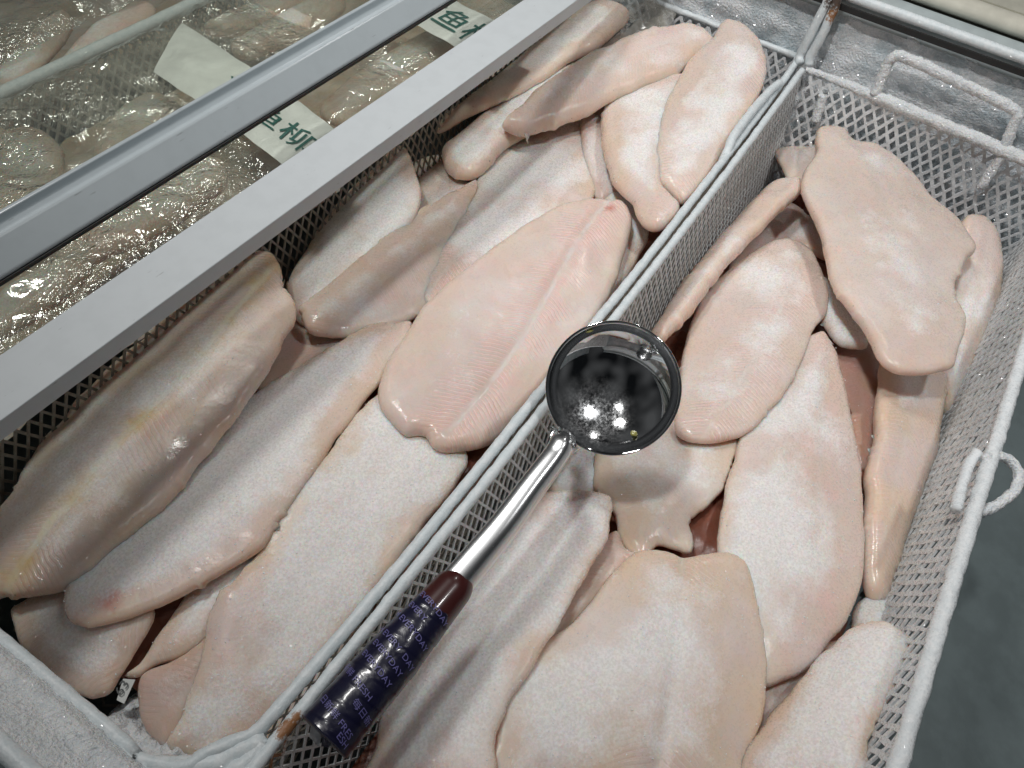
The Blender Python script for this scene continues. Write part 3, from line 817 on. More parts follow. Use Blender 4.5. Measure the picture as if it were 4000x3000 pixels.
# the mass of fish lower down, seen only in the gaps
def pile(name, label, y0, y1, x0=0.0, x1=0.985, deep=0.0):
    def fn(s, q):
        x = x0 + (x1 - x0) * s; y = y0 + (y1 - y0) * q
        h = float(sample(np.array([x]), np.array([y]))[0])
        return (x, y, h - 0.006 + 0.010 * noise.noise(Vector((x * 22, y * 45, y0))) + 0.004 * noise.noise(Vector((x * 70, y * 90, 3))))
    V, F = grid_sheet(fn, 160, 60)
    me = mesh_from(name, V, F)
    uvl = me.uv_layers.new(name='grain')
    o = link(name, me, M['fish'])
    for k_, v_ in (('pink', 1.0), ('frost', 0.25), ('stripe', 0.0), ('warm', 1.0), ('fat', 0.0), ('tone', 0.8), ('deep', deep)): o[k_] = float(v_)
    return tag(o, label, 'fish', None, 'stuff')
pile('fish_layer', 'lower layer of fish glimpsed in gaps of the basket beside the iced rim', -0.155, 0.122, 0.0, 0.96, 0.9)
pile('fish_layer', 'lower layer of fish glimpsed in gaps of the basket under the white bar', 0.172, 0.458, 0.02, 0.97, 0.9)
pile('fish_layer', 'mass of bagged fish under the glass lids', 0.50, 0.775)
pile('fish_layer', 'mass of bagged fish in the farthest basket corner', 0.825, 1.30)


# ---- left basket, from the bottom of the heap up
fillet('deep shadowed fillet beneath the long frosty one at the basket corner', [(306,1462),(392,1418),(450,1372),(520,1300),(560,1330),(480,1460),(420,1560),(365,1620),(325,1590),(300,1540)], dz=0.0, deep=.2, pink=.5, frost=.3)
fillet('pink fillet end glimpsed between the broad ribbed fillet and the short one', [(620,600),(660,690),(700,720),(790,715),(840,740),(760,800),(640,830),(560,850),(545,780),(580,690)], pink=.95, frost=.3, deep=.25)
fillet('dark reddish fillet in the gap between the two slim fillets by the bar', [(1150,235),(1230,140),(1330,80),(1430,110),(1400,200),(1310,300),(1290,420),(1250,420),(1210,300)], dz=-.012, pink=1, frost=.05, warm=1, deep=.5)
fillet('narrow pinkish fillet wedged beside the ribbed fillet with the chevron grain', [(1255,262),(1300,258),(1325,330),(1350,400),(1330,440),(1285,430),(1262,360)], dz=-.004, pink=.8, frost=.45, deep=.2)
fillet('small whitish fillet tail behind the stubby white end', [(870,360),(900,345),(940,333),(980,345),(1010,390),(1030,430),(960,500),(900,500),(872,440)], pink=.2, frost=.55)
fillet('stubby fillet with a rounded white frosty end below the slim fillets', [(955,322),(985,300),(1040,252),(1105,212),(1190,160),(1250,150),(1230,230),(1150,285),(1090,325),(1040,378),(1000,386),(968,372),(957,347)], T=.024, edge=.018, frost=.65, pink=.5, zfix=[(957,345,-0.075),(1200,160,-0.04),(1100,300,-0.06)], body=.7, crisp=.011)
fillet('frosty blunt fillet end in the near corner beside the frost ledge', [(25,1320),(50,1300),(110,1262),(170,1240),(260,1260),(330,1310),(322,1360),(285,1420),(262,1462),(236,1500),(186,1510),(130,1482),(80,1440),(48,1398),(32,1360)], frost=.6, pink=.35, tone=.94, dz=.004)
fillet('slim tapering fillet tail poking out under the frosted fillets', [(270,1460),(300,1436),(345,1370),(400,1290),(470,1180),(580,1100),(650,1130),(610,1240),(545,1310),(482,1356),(440,1390),(390,1422),(332,1442),(304,1460)], frost=.65, pink=.35, dz=-.008)
fillet('snowy white fillet edge pressed against the divider rails beside the pink ribbed fillet', [(1300,440),(1328,415),(1368,448),(1402,500),(1378,560),(1335,640),(1300,688),(1240,740),(1220,660),(1260,540)], frost=.95, pink=.1, stripe=0)
fillet('fillet with a smooth tapered top passing under the white lid bar', [(872,318),(892,352),(906,400),(905,450),(860,540),(800,620),(720,690),(650,700),(622,650),(624,605),(652,555),(690,490),(740,430),(800,372),(846,326)], T=.02, frost=0.7, pink=.25, warm=.4, edge=.02, zfix=[(872,318,-0.05),(640,650,-0.08),(905,450,-0.055)])
fillet('fillet with an orange blush at its rounded near end', [(650,668),(655,700),(680,723),(740,728),(800,715),(870,700),(930,670),(970,600),(1000,500),(1033,395),(1010,398),(960,428),(905,458),(850,500),(780,556),(720,606),(678,642)], T=.02, frost=.35, pink=.55, warm=.8, stripe=.5, edge=.018, jag=0.0021)
fillet('grey edged fillet with faint chevron grain above the pink ribbed one', [(1250,262),(1268,262),(1276,290),(1272,330),(1286,380),(1284,430),(1240,500),(1150,570),(1040,640),(962,660),(925,662),(906,645),(910,606),(932,548),(972,478),(1020,408),(1052,350),(1092,312),(1160,285)], T=.02, frost=0.66, pink=0.9, stripe=.8, edge=.02, axis=(1262,300,930,640))
fillet('narrow fillet with a bulbous tail lying beside the divider rails', [(1302,235),(1340,206),(1400,186),(1455,165),(1490,180),(1470,260),(1440,330),(1425,390),(1450,425),(1468,445),(1460,472),(1438,493),(1410,498),(1386,486),(1372,462),(1366,440),(1342,420),(1322,395),(1308,355),(1299,300)], T=.022, edge=.018, frost=0.5, pink=.5, zfix=[(1420,490,-0.04),(1400,190,-0.02),(1300,300,-0.042)], body=.6, crisp=.009)
fillet('slimmest fillet, pointed at one end, nearest the white lid bar', [(943,284),(950,262),(1000,221),(1060,178),(1130,120),(1200,62),(1258,20),(1300,7),(1340,14),(1359,30),(1354,50),(1330,72),(1310,90),(1290,106),(1230,132),(1185,166),(1110,206),(1050,233),(1010,253),(970,276)], T=.022, edge=.018, frost=0.3, pink=.3, warm=0.6, stripe=.2, zfix=[(945,282,-0.058),(1150,140,-0.03),(1350,40,-0.002)], body=.7, crisp=.010)
fillet('long smooth fillet with torn threads hanging from its near tip', [(1085,272),(1092,255),(1130,222),(1180,175),(1245,128),(1310,88),(1380,48),(1440,24),(1490,14),(1526,22),(1541,45),(1549,68),(1536,90),(1505,116),(1480,141),(1440,166),(1390,186),(1340,206),(1290,236),(1235,259),(1190,276),(1140,291),(1110,286)], T=.024, edge=.02, frost=0.45, pink=.35, warm=0.5, zfix=[(1100,275,-0.04),(1545,60,0.018),(1300,150,-0.008),(1440,165,-0.008)], body=.6, crisp=.009, jag=0.0021)
fillet('broad curved fillet with a pink line lying by the bent white rod', [(1563,46),(1600,52),(1636,84),(1653,120),(1656,160),(1641,205),(1602,268),(1560,332),(1532,380),(1522,397),(1492,428),(1470,438),(1450,419),(1425,395),(1411,360),(1410,330),(1420,285),(1435,230),(1460,180),(1490,130),(1520,100),(1544,74)], T=.024, edge=.02, frost=0.5, pink=.4, stripe=.8, axis=(1640,120,1440,400), dz=.004, zfix=[(1490,430,-0.032),(1600,52,0.03),(1655,160,0.01),(1420,330,-0.03)], warm=0.35)
fillet('frost covered fillet with a small red bruise near its rounded end', [(858,700),(890,704),(878,760),(842,806),(792,866),(742,932),(692,1002),(640,1080),(582,1168),(560,1190),(500,1230),(430,1271),(370,1300),(320,1321),(250,1346),(190,1358),(152,1346),(136,1312),(143,1270),(182,1216),(240,1150),(330,1050),(440,950),(540,860),(640,795),(740,735),(800,706)], T=.02, edge=.016, frost=0.78, pink=0.8, warm=0.7, stripe=0.15, bruise=[(232,1288,.009)])
fillet('frostiest long fillet, wide and pale, lying along the divider rails', [(832,850),(880,862),(935,930),(985,958),(1010,985),(1000,1030),(955,1085),(900,1160),(830,1268),(760,1378),(695,1480),(640,1550),(600,1600),(520,1638),(440,1656),(404,1642),(360,1612),(384,1560),(410,1490),(438,1402),(444,1352),(460,1310),(520,1240),(562,1188),(592,1130),(660,1040),(722,958),(782,882)], T=.02, edge=.016, frost=0.8, pink=0.6, warm=.9, stripe=0.1, jag=0.0021)
fillet('broad fillet with a yellow fat line down its middle, by the dark mesh', [(540,552),(575,546),(600,558),(611,590),(613,620),(637,650),(632,700),(602,762),(556,842),(502,912),(442,990),(392,1060),(332,1120),(252,1180),(192,1240),(132,1275),(62,1291),(0,1297),(-70,1290),(-90,1230),(-40,1160),(18,1080),(60,1008),(110,940),(180,858),(260,778),(340,708),(400,650),(460,600),(505,566)], T=.026, edge=.024, frost=0.5, pink=.5, warm=.7, stripe=.7, fat=1.0, groove=.002, axis=(600,600,20,1270), zfix=[(575,550,-0.05),(250,790,-0.052),(20,1080,-0.08),(600,760,-0.045),(100,1285,-0.07)], jag=0.0021)
fillet('pink ribbed fillet with a pale centre line and two rounded lobes, beside the ladle', [(1296,435),(1340,438),(1363,470),(1360,512),(1334,600),(1304,668),(1285,710),(1255,770),(1190,836),(1110,912),(1070,952),(1020,971),(965,977),(934,966),(920,944),(900,940),(876,940),(842,912),(818,868),(820,828),(840,780),(880,718),(922,658),(1000,588),(1090,520),(1180,462),(1240,440)], T=.028, edge=.026, frost=.02, pink=.9, warm=.4, stripe=1.0, groove=.0055, axis=(1325,450,950,955), bruise=[(1316,456,.006)], body=.6, crisp=.010)

th_o = [o for o in C.objects if o.get('label', '').startswith('long smooth fillet with torn')][0]
for k, (du, dl) in enumerate(((0, 17), (5, 22), (10, 12))):
    a_, b_ = at(1134 + du, 288, -0.040), at(1138 + du * 0.4, 288 + dl, -0.046)
    tube('thread', catmull([a_, (a_ + b_) / 2 + [0.001, 0.001, 0.001], b_], 0.002), lambda q: 0.0008 - 0.0004 * q, M['fish'], th_o, sides=6)
for o in th_o.children:
    for k_, v_ in (('pink', .2), ('frost', .2), ('stripe', 0.), ('warm', .4), ('fat', 0.), ('tone', 1.), ('deep', 0.)): o[k_] = v_
# ---- right basket
GR = 'frozen fish fillets heaped loose in the open baskets'
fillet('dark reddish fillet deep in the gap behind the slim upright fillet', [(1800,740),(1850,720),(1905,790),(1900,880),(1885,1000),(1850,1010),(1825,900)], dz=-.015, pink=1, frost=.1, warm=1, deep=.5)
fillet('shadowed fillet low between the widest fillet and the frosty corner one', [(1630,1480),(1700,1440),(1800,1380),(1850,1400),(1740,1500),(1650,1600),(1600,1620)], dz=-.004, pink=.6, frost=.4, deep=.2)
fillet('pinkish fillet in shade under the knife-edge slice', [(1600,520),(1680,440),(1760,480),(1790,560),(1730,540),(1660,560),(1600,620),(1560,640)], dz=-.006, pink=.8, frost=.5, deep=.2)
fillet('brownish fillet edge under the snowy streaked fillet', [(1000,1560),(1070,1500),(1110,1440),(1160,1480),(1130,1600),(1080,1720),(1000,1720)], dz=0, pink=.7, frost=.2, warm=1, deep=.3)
fillet('snow dusted fillet corner just below the ladle handle', [(1180,1060),(1195,1020),(1230,970),(1290,930),(1340,960),(1320,1040),(1270,1075),(1210,1080)], dz=.01, frost=.95, pink=.1)
fillet('white frosty fillet tip touching the iced mesh below the slim upright fillet', [(1840,1330),(1870,1290),(1915,1300),(1930,1325),(1922,1350),(1880,1380),(1840,1390)], dz=.004, frost=1, pink=.1, zfix=[(1880,1300,-0.12),(1920,1330,-0.115),(1860,1380,-0.12)])
fillet('tan crinkled fillet edge below the topmost folded piece', [(1775,600),(1802,632),(1842,690),(1876,744),(1850,753),(1808,741),(1775,700),(1750,650)], dz=.01, frost=0.72, warm=0.2, pink=.3, body=.6, crisp=.008, stripe=0.05, jag=0.0021)
fillet('thin brownish strip of fillet in the gap above the widest fillet', [(1260,1200),(1300,1165),(1334,1148),(1352,1188),(1375,1204),(1330,1260),(1270,1330),(1190,1400),(1150,1430),(1180,1350)], dz=.006, pink=.5, frost=.45, deep=.15)
fillet('rounded fillet leaning on the iced mesh behind the topmost folded piece', [(2075,482),(2110,469),(2142,494),(2161,548),(2162,602),(2152,680),(2130,742),(2092,830),(2064,880),(2048,896),(2034,880),(2030,846),(2020,780),(2040,680),(2060,580)], T=.028, edge=.022, frost=0.4, pink=.35, dz=.012, zfix=[(2160,600,-0.1),(2048,890,-0.135),(2110,470,-0.075),(2020,700,-0.1)])
fillet('small curled fillet tip behind the topmost folded piece by the far mesh', [(1671,332),(1690,319),(1730,317),(1768,318),(1790,370),(1760,430),(1720,410),(1698,388),(1690,362)], T=.014, frost=.2, pink=.1, warm=.6, dz=.03, zfix=[(1680,330,-0.1),(1760,400,-0.09),(1740,320,-0.095)])
fillet('long tapering fillet with a pink stripe down one side, mid basket', [(1768,718),(1800,756),(1826,848),(1842,930),(1856,1010),(1863,1100),(1866,1180),(1861,1240),(1850,1292),(1830,1340),(1790,1390),(1752,1440),(1700,1470),(1640,1480),(1590,1400),(1556,1270),(1548,1180),(1560,1090),(1580,1010),(1602,930),(1640,850),(1700,770)], T=.024, edge=.02, frost=0.66, pink=0.8, warm=.4, stripe=.3, dz=.006, axis=(1790,740,1720,1460))
fillet('slim upright fillet with a squared nick, next to the iced side mesh', [(1905,780),(1960,790),(2020,800),(2042,840),(2032,920),(2022,980),(1992,1060),(1962,1150),(1942,1220),(1921,1290),(1906,1311),(1880,1301),(1864,1260),(1862,1180),(1865,1100),(1869,1060),(1866,1040),(1872,1000),(1880,960),(1890,880),(1898,830)], T=.03, edge=.020, frost=0.25, pink=.25, warm=.9, dz=.008, zfix=[(1910,800,-0.085),(1890,1300,-0.12),(2035,880,-0.115)], body=.7, crisp=.012)
fillet('cream fillet with a hooked lower corner peeping out below the ladle bowl', [(1278,1020),(1284,985),(1310,940),(1380,900),(1450,900),(1530,930),(1592,950),(1586,1000),(1562,1060),(1532,1090),(1502,1110),(1488,1132),(1500,1165),(1492,1196),(1462,1191),(1420,1180),(1392,1206),(1360,1190),(1340,1160),(1330,1120),(1308,1080),(1284,1062)], T=.018, frost=0.4, pink=.15, warm=.8, dz=.004, jag=0.0021)
fillet('snowy streaked fillet beside the navy taped handle', [(1140,1084),(1180,1064),(1230,1059),(1290,1064),(1320,1080),(1316,1130),(1302,1180),(1262,1250),(1222,1320),(1182,1390),(1132,1470),(1092,1530),(1072,1600),(1050,1700),(790,1720),(808,1620),(830,1530),(858,1450),(900,1388),(955,1300),(1000,1240),(1050,1178),(1100,1118)], T=.02, frost=0.82, pink=0.9, warm=.6, stripe=.15, zfix=[(1100,1085,-.088),(1300,1090,-.062),(810,1640,-.085),(1050,1650,-.066),(960,1300,-.086)], jag=0.0021)
fillet('sugary frosted fillet in the near corner against the iced rim', [(1905,1344),(1940,1360),(1971,1386),(1962,1422),(1942,1480),(1922,1530),(1892,1580),(1870,1622),(1862,1720),(1590,1720),(1602,1640),(1652,1560),(1702,1500),(1762,1430),(1812,1380),(1862,1348)], T=.022, frost=0.75, pink=0.85, warm=.8, dz=.006, zfix=[(1965,1390,-.046),(1870,1610,-.050),(1620,1640,-.085),(1760,1430,-.082)], jag=0.0021)
fillet('narrow slice standing on its edge along the divider mesh', [(1727,396),(1708,395),(1660,405),(1630,430),(1590,472),(1530,542),(1480,602),(1450,647),(1422,690),(1405,722),(1424,742),(1452,722),(1492,680),(1522,640),(1572,576),(1622,522),(1682,462),(1716,432),(1730,412)], T=.030, edge=.016, frost=.25, pink=.3, warm=.6, dz=.012, zfix=[(1725,400,-0.062),(1560,500,-0.085),(1410,730,-0.078)], body=.8, crisp=.012)
fillet('ribbed oval fillet with a translucent grey tip beside the ladle bowl', [(1698,519),(1736,534),(1762,560),(1781,610),(1791,642),(1781,682),(1752,722),(1741,762),(1702,842),(1652,902),(1622,931),(1582,950),(1530,958),(1472,946),(1454,920),(1458,862),(1468,800),(1480,742),(1500,680),(1520,640),(1558,600),(1590,569),(1640,538),(1668,524)], T=.024, edge=.02, frost=0.45, pink=.45, warm=0.3, stripe=.8, axis=(1730,560,1530,940), dz=.006)
fillet('widest pale fillet with a notched top edge at the bottom of the pile', [(1370,1196),(1410,1189),(1448,1196),(1476,1206),(1510,1202),(1550,1194),(1584,1197),(1612,1222),(1627,1262),(1640,1310),(1651,1400),(1656,1450),(1651,1530),(1632,1590),(1602,1645),(1570,1730),(1050,1740),(1064,1600),(1070,1540),(1090,1470),(1112,1430),(1172,1390),(1242,1340),(1282,1290),(1322,1240)], T=.026, edge=.022, frost=0.58, pink=.15, warm=.8, groove=.004, axis=(1478,1210,1400,1640), dz=.004)
fillet('topmost folded piece, broad and white with a rounded knob at its far corner', [(1768,280),(1800,275),(1826,284),(1846,308),(1890,317),(1930,344),(1970,379),(2012,430),(2062,474),(2091,514),(2106,540),(2086,565),(2076,590),(2061,616),(2066,650),(2086,692),(2081,722),(2066,766),(2060,792),(2030,804),(1960,809),(1920,796),(1894,770),(1879,735),(1858,700),(1828,664),(1798,620),(1784,570),(1775,520),(1764,490),(1740,440),(1729,405),(1738,370),(1760,336),(1761,300)], T=.026, edge=.02, frost=.3, pink=.25, warm=.3, stripe=.1, lump=.0026, dz=.008, zfix=[(1790,280,-0.05),(2100,540,-0.05),(1960,800,-0.038),(1740,440,-0.045)])

# ---- fish inside the bags under the glass
GB = 'fillets sealed in clear bags under the glass'
BF = dict(T=.022, edge=.018, group=GB, step=.0045, frost=.5, warm=.4, body=.6, crisp=.010)
fillet('large rounded fillet end pressing against the bag at the freezer edge', [(-60,300),(20,284),(70,279),(112,295),(137,330),(139,372),(120,412),(90,442),(40,472),(-60,500)], dz=.0, zfix=[(100,300,-0.012),(900,100,-0.012),(300,10,-0.012)], **BF)
fillet('pointed bagged fillet with a bright crease, in the farthest basket', [(-20,180),(18,130),(58,84),(110,44),(142,28),(160,48),(140,92),(105,130),(72,170),(40,200)], dz=.0, zfix=[(100,300,-0.012),(900,100,-0.012),(300,10,-0.012)], **BF)
fillet('pinkish bagged fillet next to the pointed one in the farthest basket', [(110,170),(170,90),(240,40),(300,10),(340,30),(260,90),(180,150),(140,190)], pink=.9, dz=.0, zfix=[(100,300,-0.012),(900,100,-0.012),(300,10,-0.012)], **BF)
fillet('upper of two slim bagged fillets beyond the white label', [(440,60),(480,38),(560,12),(640,-14),(690,-6),(630,34),(560,62),(500,78),(458,74)], dz=.0, zfix=[(100,300,-0.012),(900,100,-0.012),(300,10,-0.012)], **BF)
fillet('lower of two slim bagged fillets beyond the white label', [(498,104),(560,62),(640,22),(710,-8),(750,14),(690,62),(610,100),(540,126)], pink=.6, dz=.0, zfix=[(100,300,-0.004),(900,100,-0.004),(300,10,-0.004)], **BF)
fillet('smooth beige bagged fillet lying between the two lid bars beside the green lettering', [(690,240),(760,172),(850,112),(930,74),(985,96),(950,136),(880,190),(800,240),(740,272)], dz=.0, zfix=[(100,300,-0.012),(900,100,-0.012),(300,10,-0.012)], **BF)
fillet('pink bagged fillet under the crumpled film between the two lid bars', [(120,560),(190,500),(270,440),(340,394),(420,352),(480,350),(490,400),(420,458),(330,516),(240,552),(160,590)], pink=.8, dz=.0, zfix=[(100,300,-0.012),(900,100,-0.012),(300,10,-0.012)], **BF)
fillet('bagged fillet at the low end of the gap between the lid bars', [(-60,720),(0,640),(80,588),(160,556),(204,580),(140,646),(60,700),(-40,760)], dz=.0, zfix=[(100,300,-0.012),(900,100,-0.012),(300,10,-0.012)], **BF)
fillet('hazy bagged fillet under the grooved lid bar', [(200,340),(250,250),(330,206),(400,240),(424,292),(340,346),(260,390)], dz=.0, zfix=[(100,300,-0.012),(900,100,-0.012),(300,10,-0.012)], **BF)
gv = []; gf = []
for (x, y, z) in GRAINS:
    r = 0.00028 + 0.00060 * rng.random() ** 3
    q = np.linalg.qr(rng.normal(size=(3, 3)))[0] * r * rng.uniform(0.6, 1.3, 3)[:, None]
    n = len(gv); p = np.array([x, y, z + 0.00015])
    gv += [p + q[0], p - q[0], p + q[1], p - q[1], p + q[2], p - q[2]]
    for a in (0, 1):
        for b in (2, 3):
            for c in (4, 5): gf.append((n + a, n + b, n + c))
M['ice'] = NT('ice_grain').m
ib = M['ice'].node_tree.nodes['Principled BSDF']
ib.inputs['Base Color'].default_value = (0.88, 0.89, 0.91, 1); ib.inputs['Roughness'].default_value = 0.2; ib.inputs['Subsurface Weight'].default_value = 0.3
ib.inputs['Subsurface Radius'].default_value = (0.002, 0.002, 0.002)
tag(link('frost_crystals', mesh_from('frost_crystals', gv, gf, False), M['ice']), 'loose frost crystals dusted over the open fillets', 'frost', None, 'stuff')

# ------------------------------------------------------------------ bags
def text_mesh(txt, size):
    cu = bpy.data.curves.new('lettering', 'FONT')
    cu.body = txt; cu.size = size; cu.align_x = 'LEFT'; cu.resolution_u = 3
    o = bpy.data.objects.new('lettering', cu)
    C.objects.link(o)
    bpy.context.view_layer.update()
    dg = bpy.context.evaluated_depsgraph_get()
    me = bpy.data.meshes.new_from_object(o.evaluated_get(dg))
    bpy.data.objects.remove(o); bpy.data.curves.remove(cu)
    me.materials.clear()
    return me
def map_text(me, fn):
    for v in me.vertices: v.co = Vector(fn(v.co.x, v.co.y))
    return me
def film_z(x, y, z0, sd, amp=1.0):
    h = float(sample(np.array([x]), np.array([y]))[0])
    h = max(h, -0.02)
    n = 1 - abs(noise.noise(Vector((x * 24, y * 24, sd))))
    n2 = 1 - abs(noise.noise(Vector((x * 62, y * 62, sd + 4))))
    return max(z0, h + 0.004) + amp * (0.008 * n + 0.0030 * n2 + 0.0006 * (1 - abs(noise.noise(Vector((x * 150, y * 150, sd))))))
HS = gauss(HF, 5)
def bag(label, cx, cy, lx, ly, z0, sd, amp=1.0):
    b = empty('plastic_bag', (cx, cy, z0 - 0.03), label, 'plastic bag', 'clear bags of fish under the glass')
    def fn(s, q):
        x = cx + lx * (s - 0.5) + 0.010 * noise.noise(Vector((q * 5, s, sd)))
        y = cy + ly * (q - 0.5) + 0.010 * noise.noise(Vector((s * 5, q, sd + 7)))
        e = min(s, 1 - s, q, 1 - q) * 8
        return (x, y, film_z(x, y, z0, sd, amp) - 0.014 * max(0, 1 - e) ** 2)
    V, F = grid_sheet(fn, int(lx / 0.004), int(ly / 0.004))
    link('film', mesh_from('film', V, F), M['film'], b)
    return b
bagA = bag('clear crumpled bag with a white lettered band crossing below the grooved bar', 0.335, 0.634, 0.60, 0.285, 0.012, 3.0, 1.2)
bagB = bag('clear bag with green lettering at the far end of the gap between bars', 0.86, 0.60, 0.42, 0.30, 0.010, 11.0, 0.6)
bagC = bag('clear bag of fish in the farthest basket, creased and shiny', 0.36, 0.985, 0.66, 0.28, 0.008, 21.0, 1.1)
def band(parent, quad, z0, sd, bow=0.004):
    """printed panel between four picture-derived ground points"""
    a, b, c, d = [np.array(q) for q in quad]
    def fn(s, q):
        p = a * (1 - s) * (1 - q) + b * s * (1 - q) + c * s * q + d * (1 - s) * q
        return (p[0], p[1], z0 + bow * math.sin(math.pi * s) + 0.0022 * noise.noise(Vector((p[0] * 34, p[1] * 34, sd))) - 0.003 * (2 * q - 1) ** 4)
    V, F = grid_sheet(fn, 60, 24)
    return link('label_band', mesh_from('label_band', V, F), M['print'], parent), fn
ZB = 0.034
quad = [at(356, 96, ZB), at(660, 392, ZB), at(770, 305, ZB), at(412, 30, ZB)]
quad = [at(330, 150, ZB), at(640, 374, ZB), at(752, 294, ZB), at(392, 44, ZB)]
bd, fa = band(bagA, quad, ZB, 1.0)
def letter_on(parent, fn, txt, size, s0, q0, Ls, Lq, mat):
    me = text_mesh(txt, size)
    def f(tx, ty):
        s = s0 + tx / Ls; q = q0 + ty / Lq
        p = fn(s, q)
        return (p[0], p[1], p[2] + 0.0012)
    map_text(me, f)
    o = link('lettering', me, mat, parent)
    o.location = -Vector(parent.parent.location) - Vector(parent.location) if parent.parent else o.location
    o.location = (0, 0, 0)
    return o
Ls = np.linalg.norm(quad[1] - quad[0]); Lq = np.linalg.norm(quad[3] - quad[0])
letter_on(bd, fa, '冻鱼柳', 0.042, 0.405, 0.30, Ls, Lq, M['ink'])
quadB = [at(770, -22, ZB), at(1040, 134, ZB), at(1130, 76, ZB), at(870, -54, ZB)]
bdB, fb = band(bagB, quadB, ZB, 5.0)
LsB = np.linalg.norm(quadB[1] - quadB[0]); LqB = np.linalg.norm(quadB[3] - quadB[0])
letter_on(bdB, fb, '速冻鱼柳', 0.044, 0.08 + 0.05 * 0.046 / LsB, 0.22, LsB, LqB, M['ink'])

# loose sheet of clear film trapped under the slim fillets at the far end, with black letters
scrap = empty('plastic_sheet', (0.93, 0.35, -0.03), 'loose grey film with black letters under the slim fillets', 'plastic sheet')
qs = [at(1230, 140, -0.03), at(1400, 130, -0.03), at(1490, -10, 0.005), at(1290, -40, 0.005)]
def fsc(s, q):
    p = qs[0] * (1 - s) * (1 - q) + qs[1] * s * (1 - q) + qs[2] * s * q + qs[3] * (1 - s) * q
    return (p[0], p[1], p[2] + 0.006 * (1 - abs(noise.noise(Vector((p[0] * 40, p[1] * 40, 2))))))
V, F = grid_sheet(fsc, 40, 40)
sh = link('film', mesh_from('film', V, F), M['film_scrap'], scrap)
me = text_mesh('LEV', 0.020)
o_ = at(1358, 66, -0.012); e1 = (at(1392, 30, -0.012) - o_); e1 /= np.linalg.norm(e1); e2 = np.array([-e1[1], e1[0], 0])
map_text(me, lambda x, y: tuple(o_ + e1 * x + e2 * y + np.array([0, 0, 0.004])))
o = link('lettering', me, M['greyink'], sh); o.location = (0, 0, 0)

# ------------------------------------------------------------------ ladle
bowl_c = at(1324, 838, 0.036)
n0 = CAM - bowl_c; n0 /= np.linalg.norm(n0)
n0 = n0 + np.array([0.02, 0.0, 0.02]); n0 /= np.linalg.norm(n0)
ladle = empty('soup_ladle', tuple(bowl_c + np.array([0, 0, -0.04])), 'steel soup ladle with a navy taped handle lying across the divider rails', 'ladle')
RB = np.linalg.norm(CAM - bowl_c) * (143 * K) / 3045.0 * 0.985
neck_w = at(1232, 934, 0.030)
hd = neck_w - bowl_c; hd -= n0 * hd.dot(n0); hd /= np.linalg.norm(hd)
bx = hd; by = np.cross(n0, bx)
RS = RB / math.sin(math.radians(54))
def cap_pt(th, ph, r):
    return bowl_c + n0 * (RS * math.cos(math.radians(54)) - r * math.cos(th)) + (bx * math.cos(ph) + by * math.sin(ph)) * r * math.sin(th)
V = []; F = []
NT_, NP = 30, 96
prof = [(math.radians(54) * i / NT_, RS) for i in range(NT_ + 1)]
rows = []
for th, r in prof: rows.append([cap_pt(th, 2 * math.pi * k / NP, r) for k in range(NP)])
# rolled lip, then the outside
lipc = [(1.022, 0.0004), (1.032, -0.0004), (1.022, -0.0016)]
for sc, dz_ in lipc:
    rows.append([bowl_c + n0 * dz_ + (bx * math.cos(2 * math.pi * k / NP) + by * math.sin(2 * math.pi * k / NP)) * RB * sc for k in range(NP)])
for i in range(NT_ + 1):
    th = math.radians(54) * (1 - i / NT_)
    rows.append([cap_pt(th, 2 * math.pi * k / NP, RS + 0.0011) for k in range(NP)])
for rw in rows: V += rw
for i in range(len(rows) - 1):
    for k in range(NP):
        l = (k + 1) % NP
        F.append((i * NP + k, i * NP + l, (i + 1) * NP + l, (i + 1) * NP + k))
me = mesh_from('bowl', V, F)
smear_p = cap_pt(math.radians(26), math.radians(8), RS)
M['bowl'] = steel_material('polished_steel_bowl', tuple(smear_p), 0.045)
M['steel'] = steel_material('polished_steel', None, 0.27)
link('bowl', me, M['bowl'], ladle)
# handle: spine points in space
sp = [bowl_c + hd * RB * 1.022 + n0 * (-0.0042), bowl_c + hd * RB * 1.10 + n0 * (-0.006), at(1216, 954, 0.028), at(1200, 985, 0.028), at(1150, 1052, 0.024), at(1090, 1135, 0.018), at(1030, 1208, 0.012), at(985, 1262, 0.008)]
spine = catmull(sp, 0.002)
def hsec(i, n):
    t = i / (n - 1)
    wdt = 0.0155 * (1 - t) ** 3 + (0.0070 + 0.0052 * t) * (1 - (1 - t) ** 3)
    if t < 0.08: wdt = 0.0175 - (0.0175 - 0.0105) * t / 0.08
    return wdt
V = []; F = []
n = len(spine)
T = np.gradient(spine, axis=0); T /= np.linalg.norm(T, axis=1)[:, None]
NS = 24
for i in range(n):
    up = CAM - spine[i]; up -= T[i] * up.dot(T[i]); up /= np.linalg.norm(up)
    up = up * 0.85 + np.cross(T[i], up) * -0.25; up /= np.linalg.norm(up)
    sd = np.cross(up, T[i])
    t = i / (n - 1)
    wd = 0.0165 - 0.0075 * min(1, t / 0.12) ** 0.7 + 0.0032 * max(0, (t - 0.10) / 0.9)
    th = 0.0020 + 0.0066 * min(1, t / 0.22)
    for k in range(NS):
        a = 2 * math.pi * k / NS
        ca, sa = math.cos(a), math.sin(a)
        # ridge-backed section: flat flanks meeting in a soft crest
        yy = sa * (1 - 0.28 * abs(ca)) if sa > 0 else sa * 0.55
        V.append(spine[i] + sd * ca * wd + up * yy * th)
for i in range(n - 1):
    for k in range(NS):
        l = (k + 1) % NS
        F.append((i * NS + k, i * NS + l, (i + 1) * NS + l, (i + 1) * NS + k))
F.append(tuple(range((n - 1) * NS, n * NS)))
link('handle_shaft', mesh_from('handle_shaft', V, F), M['steel'], ladle)
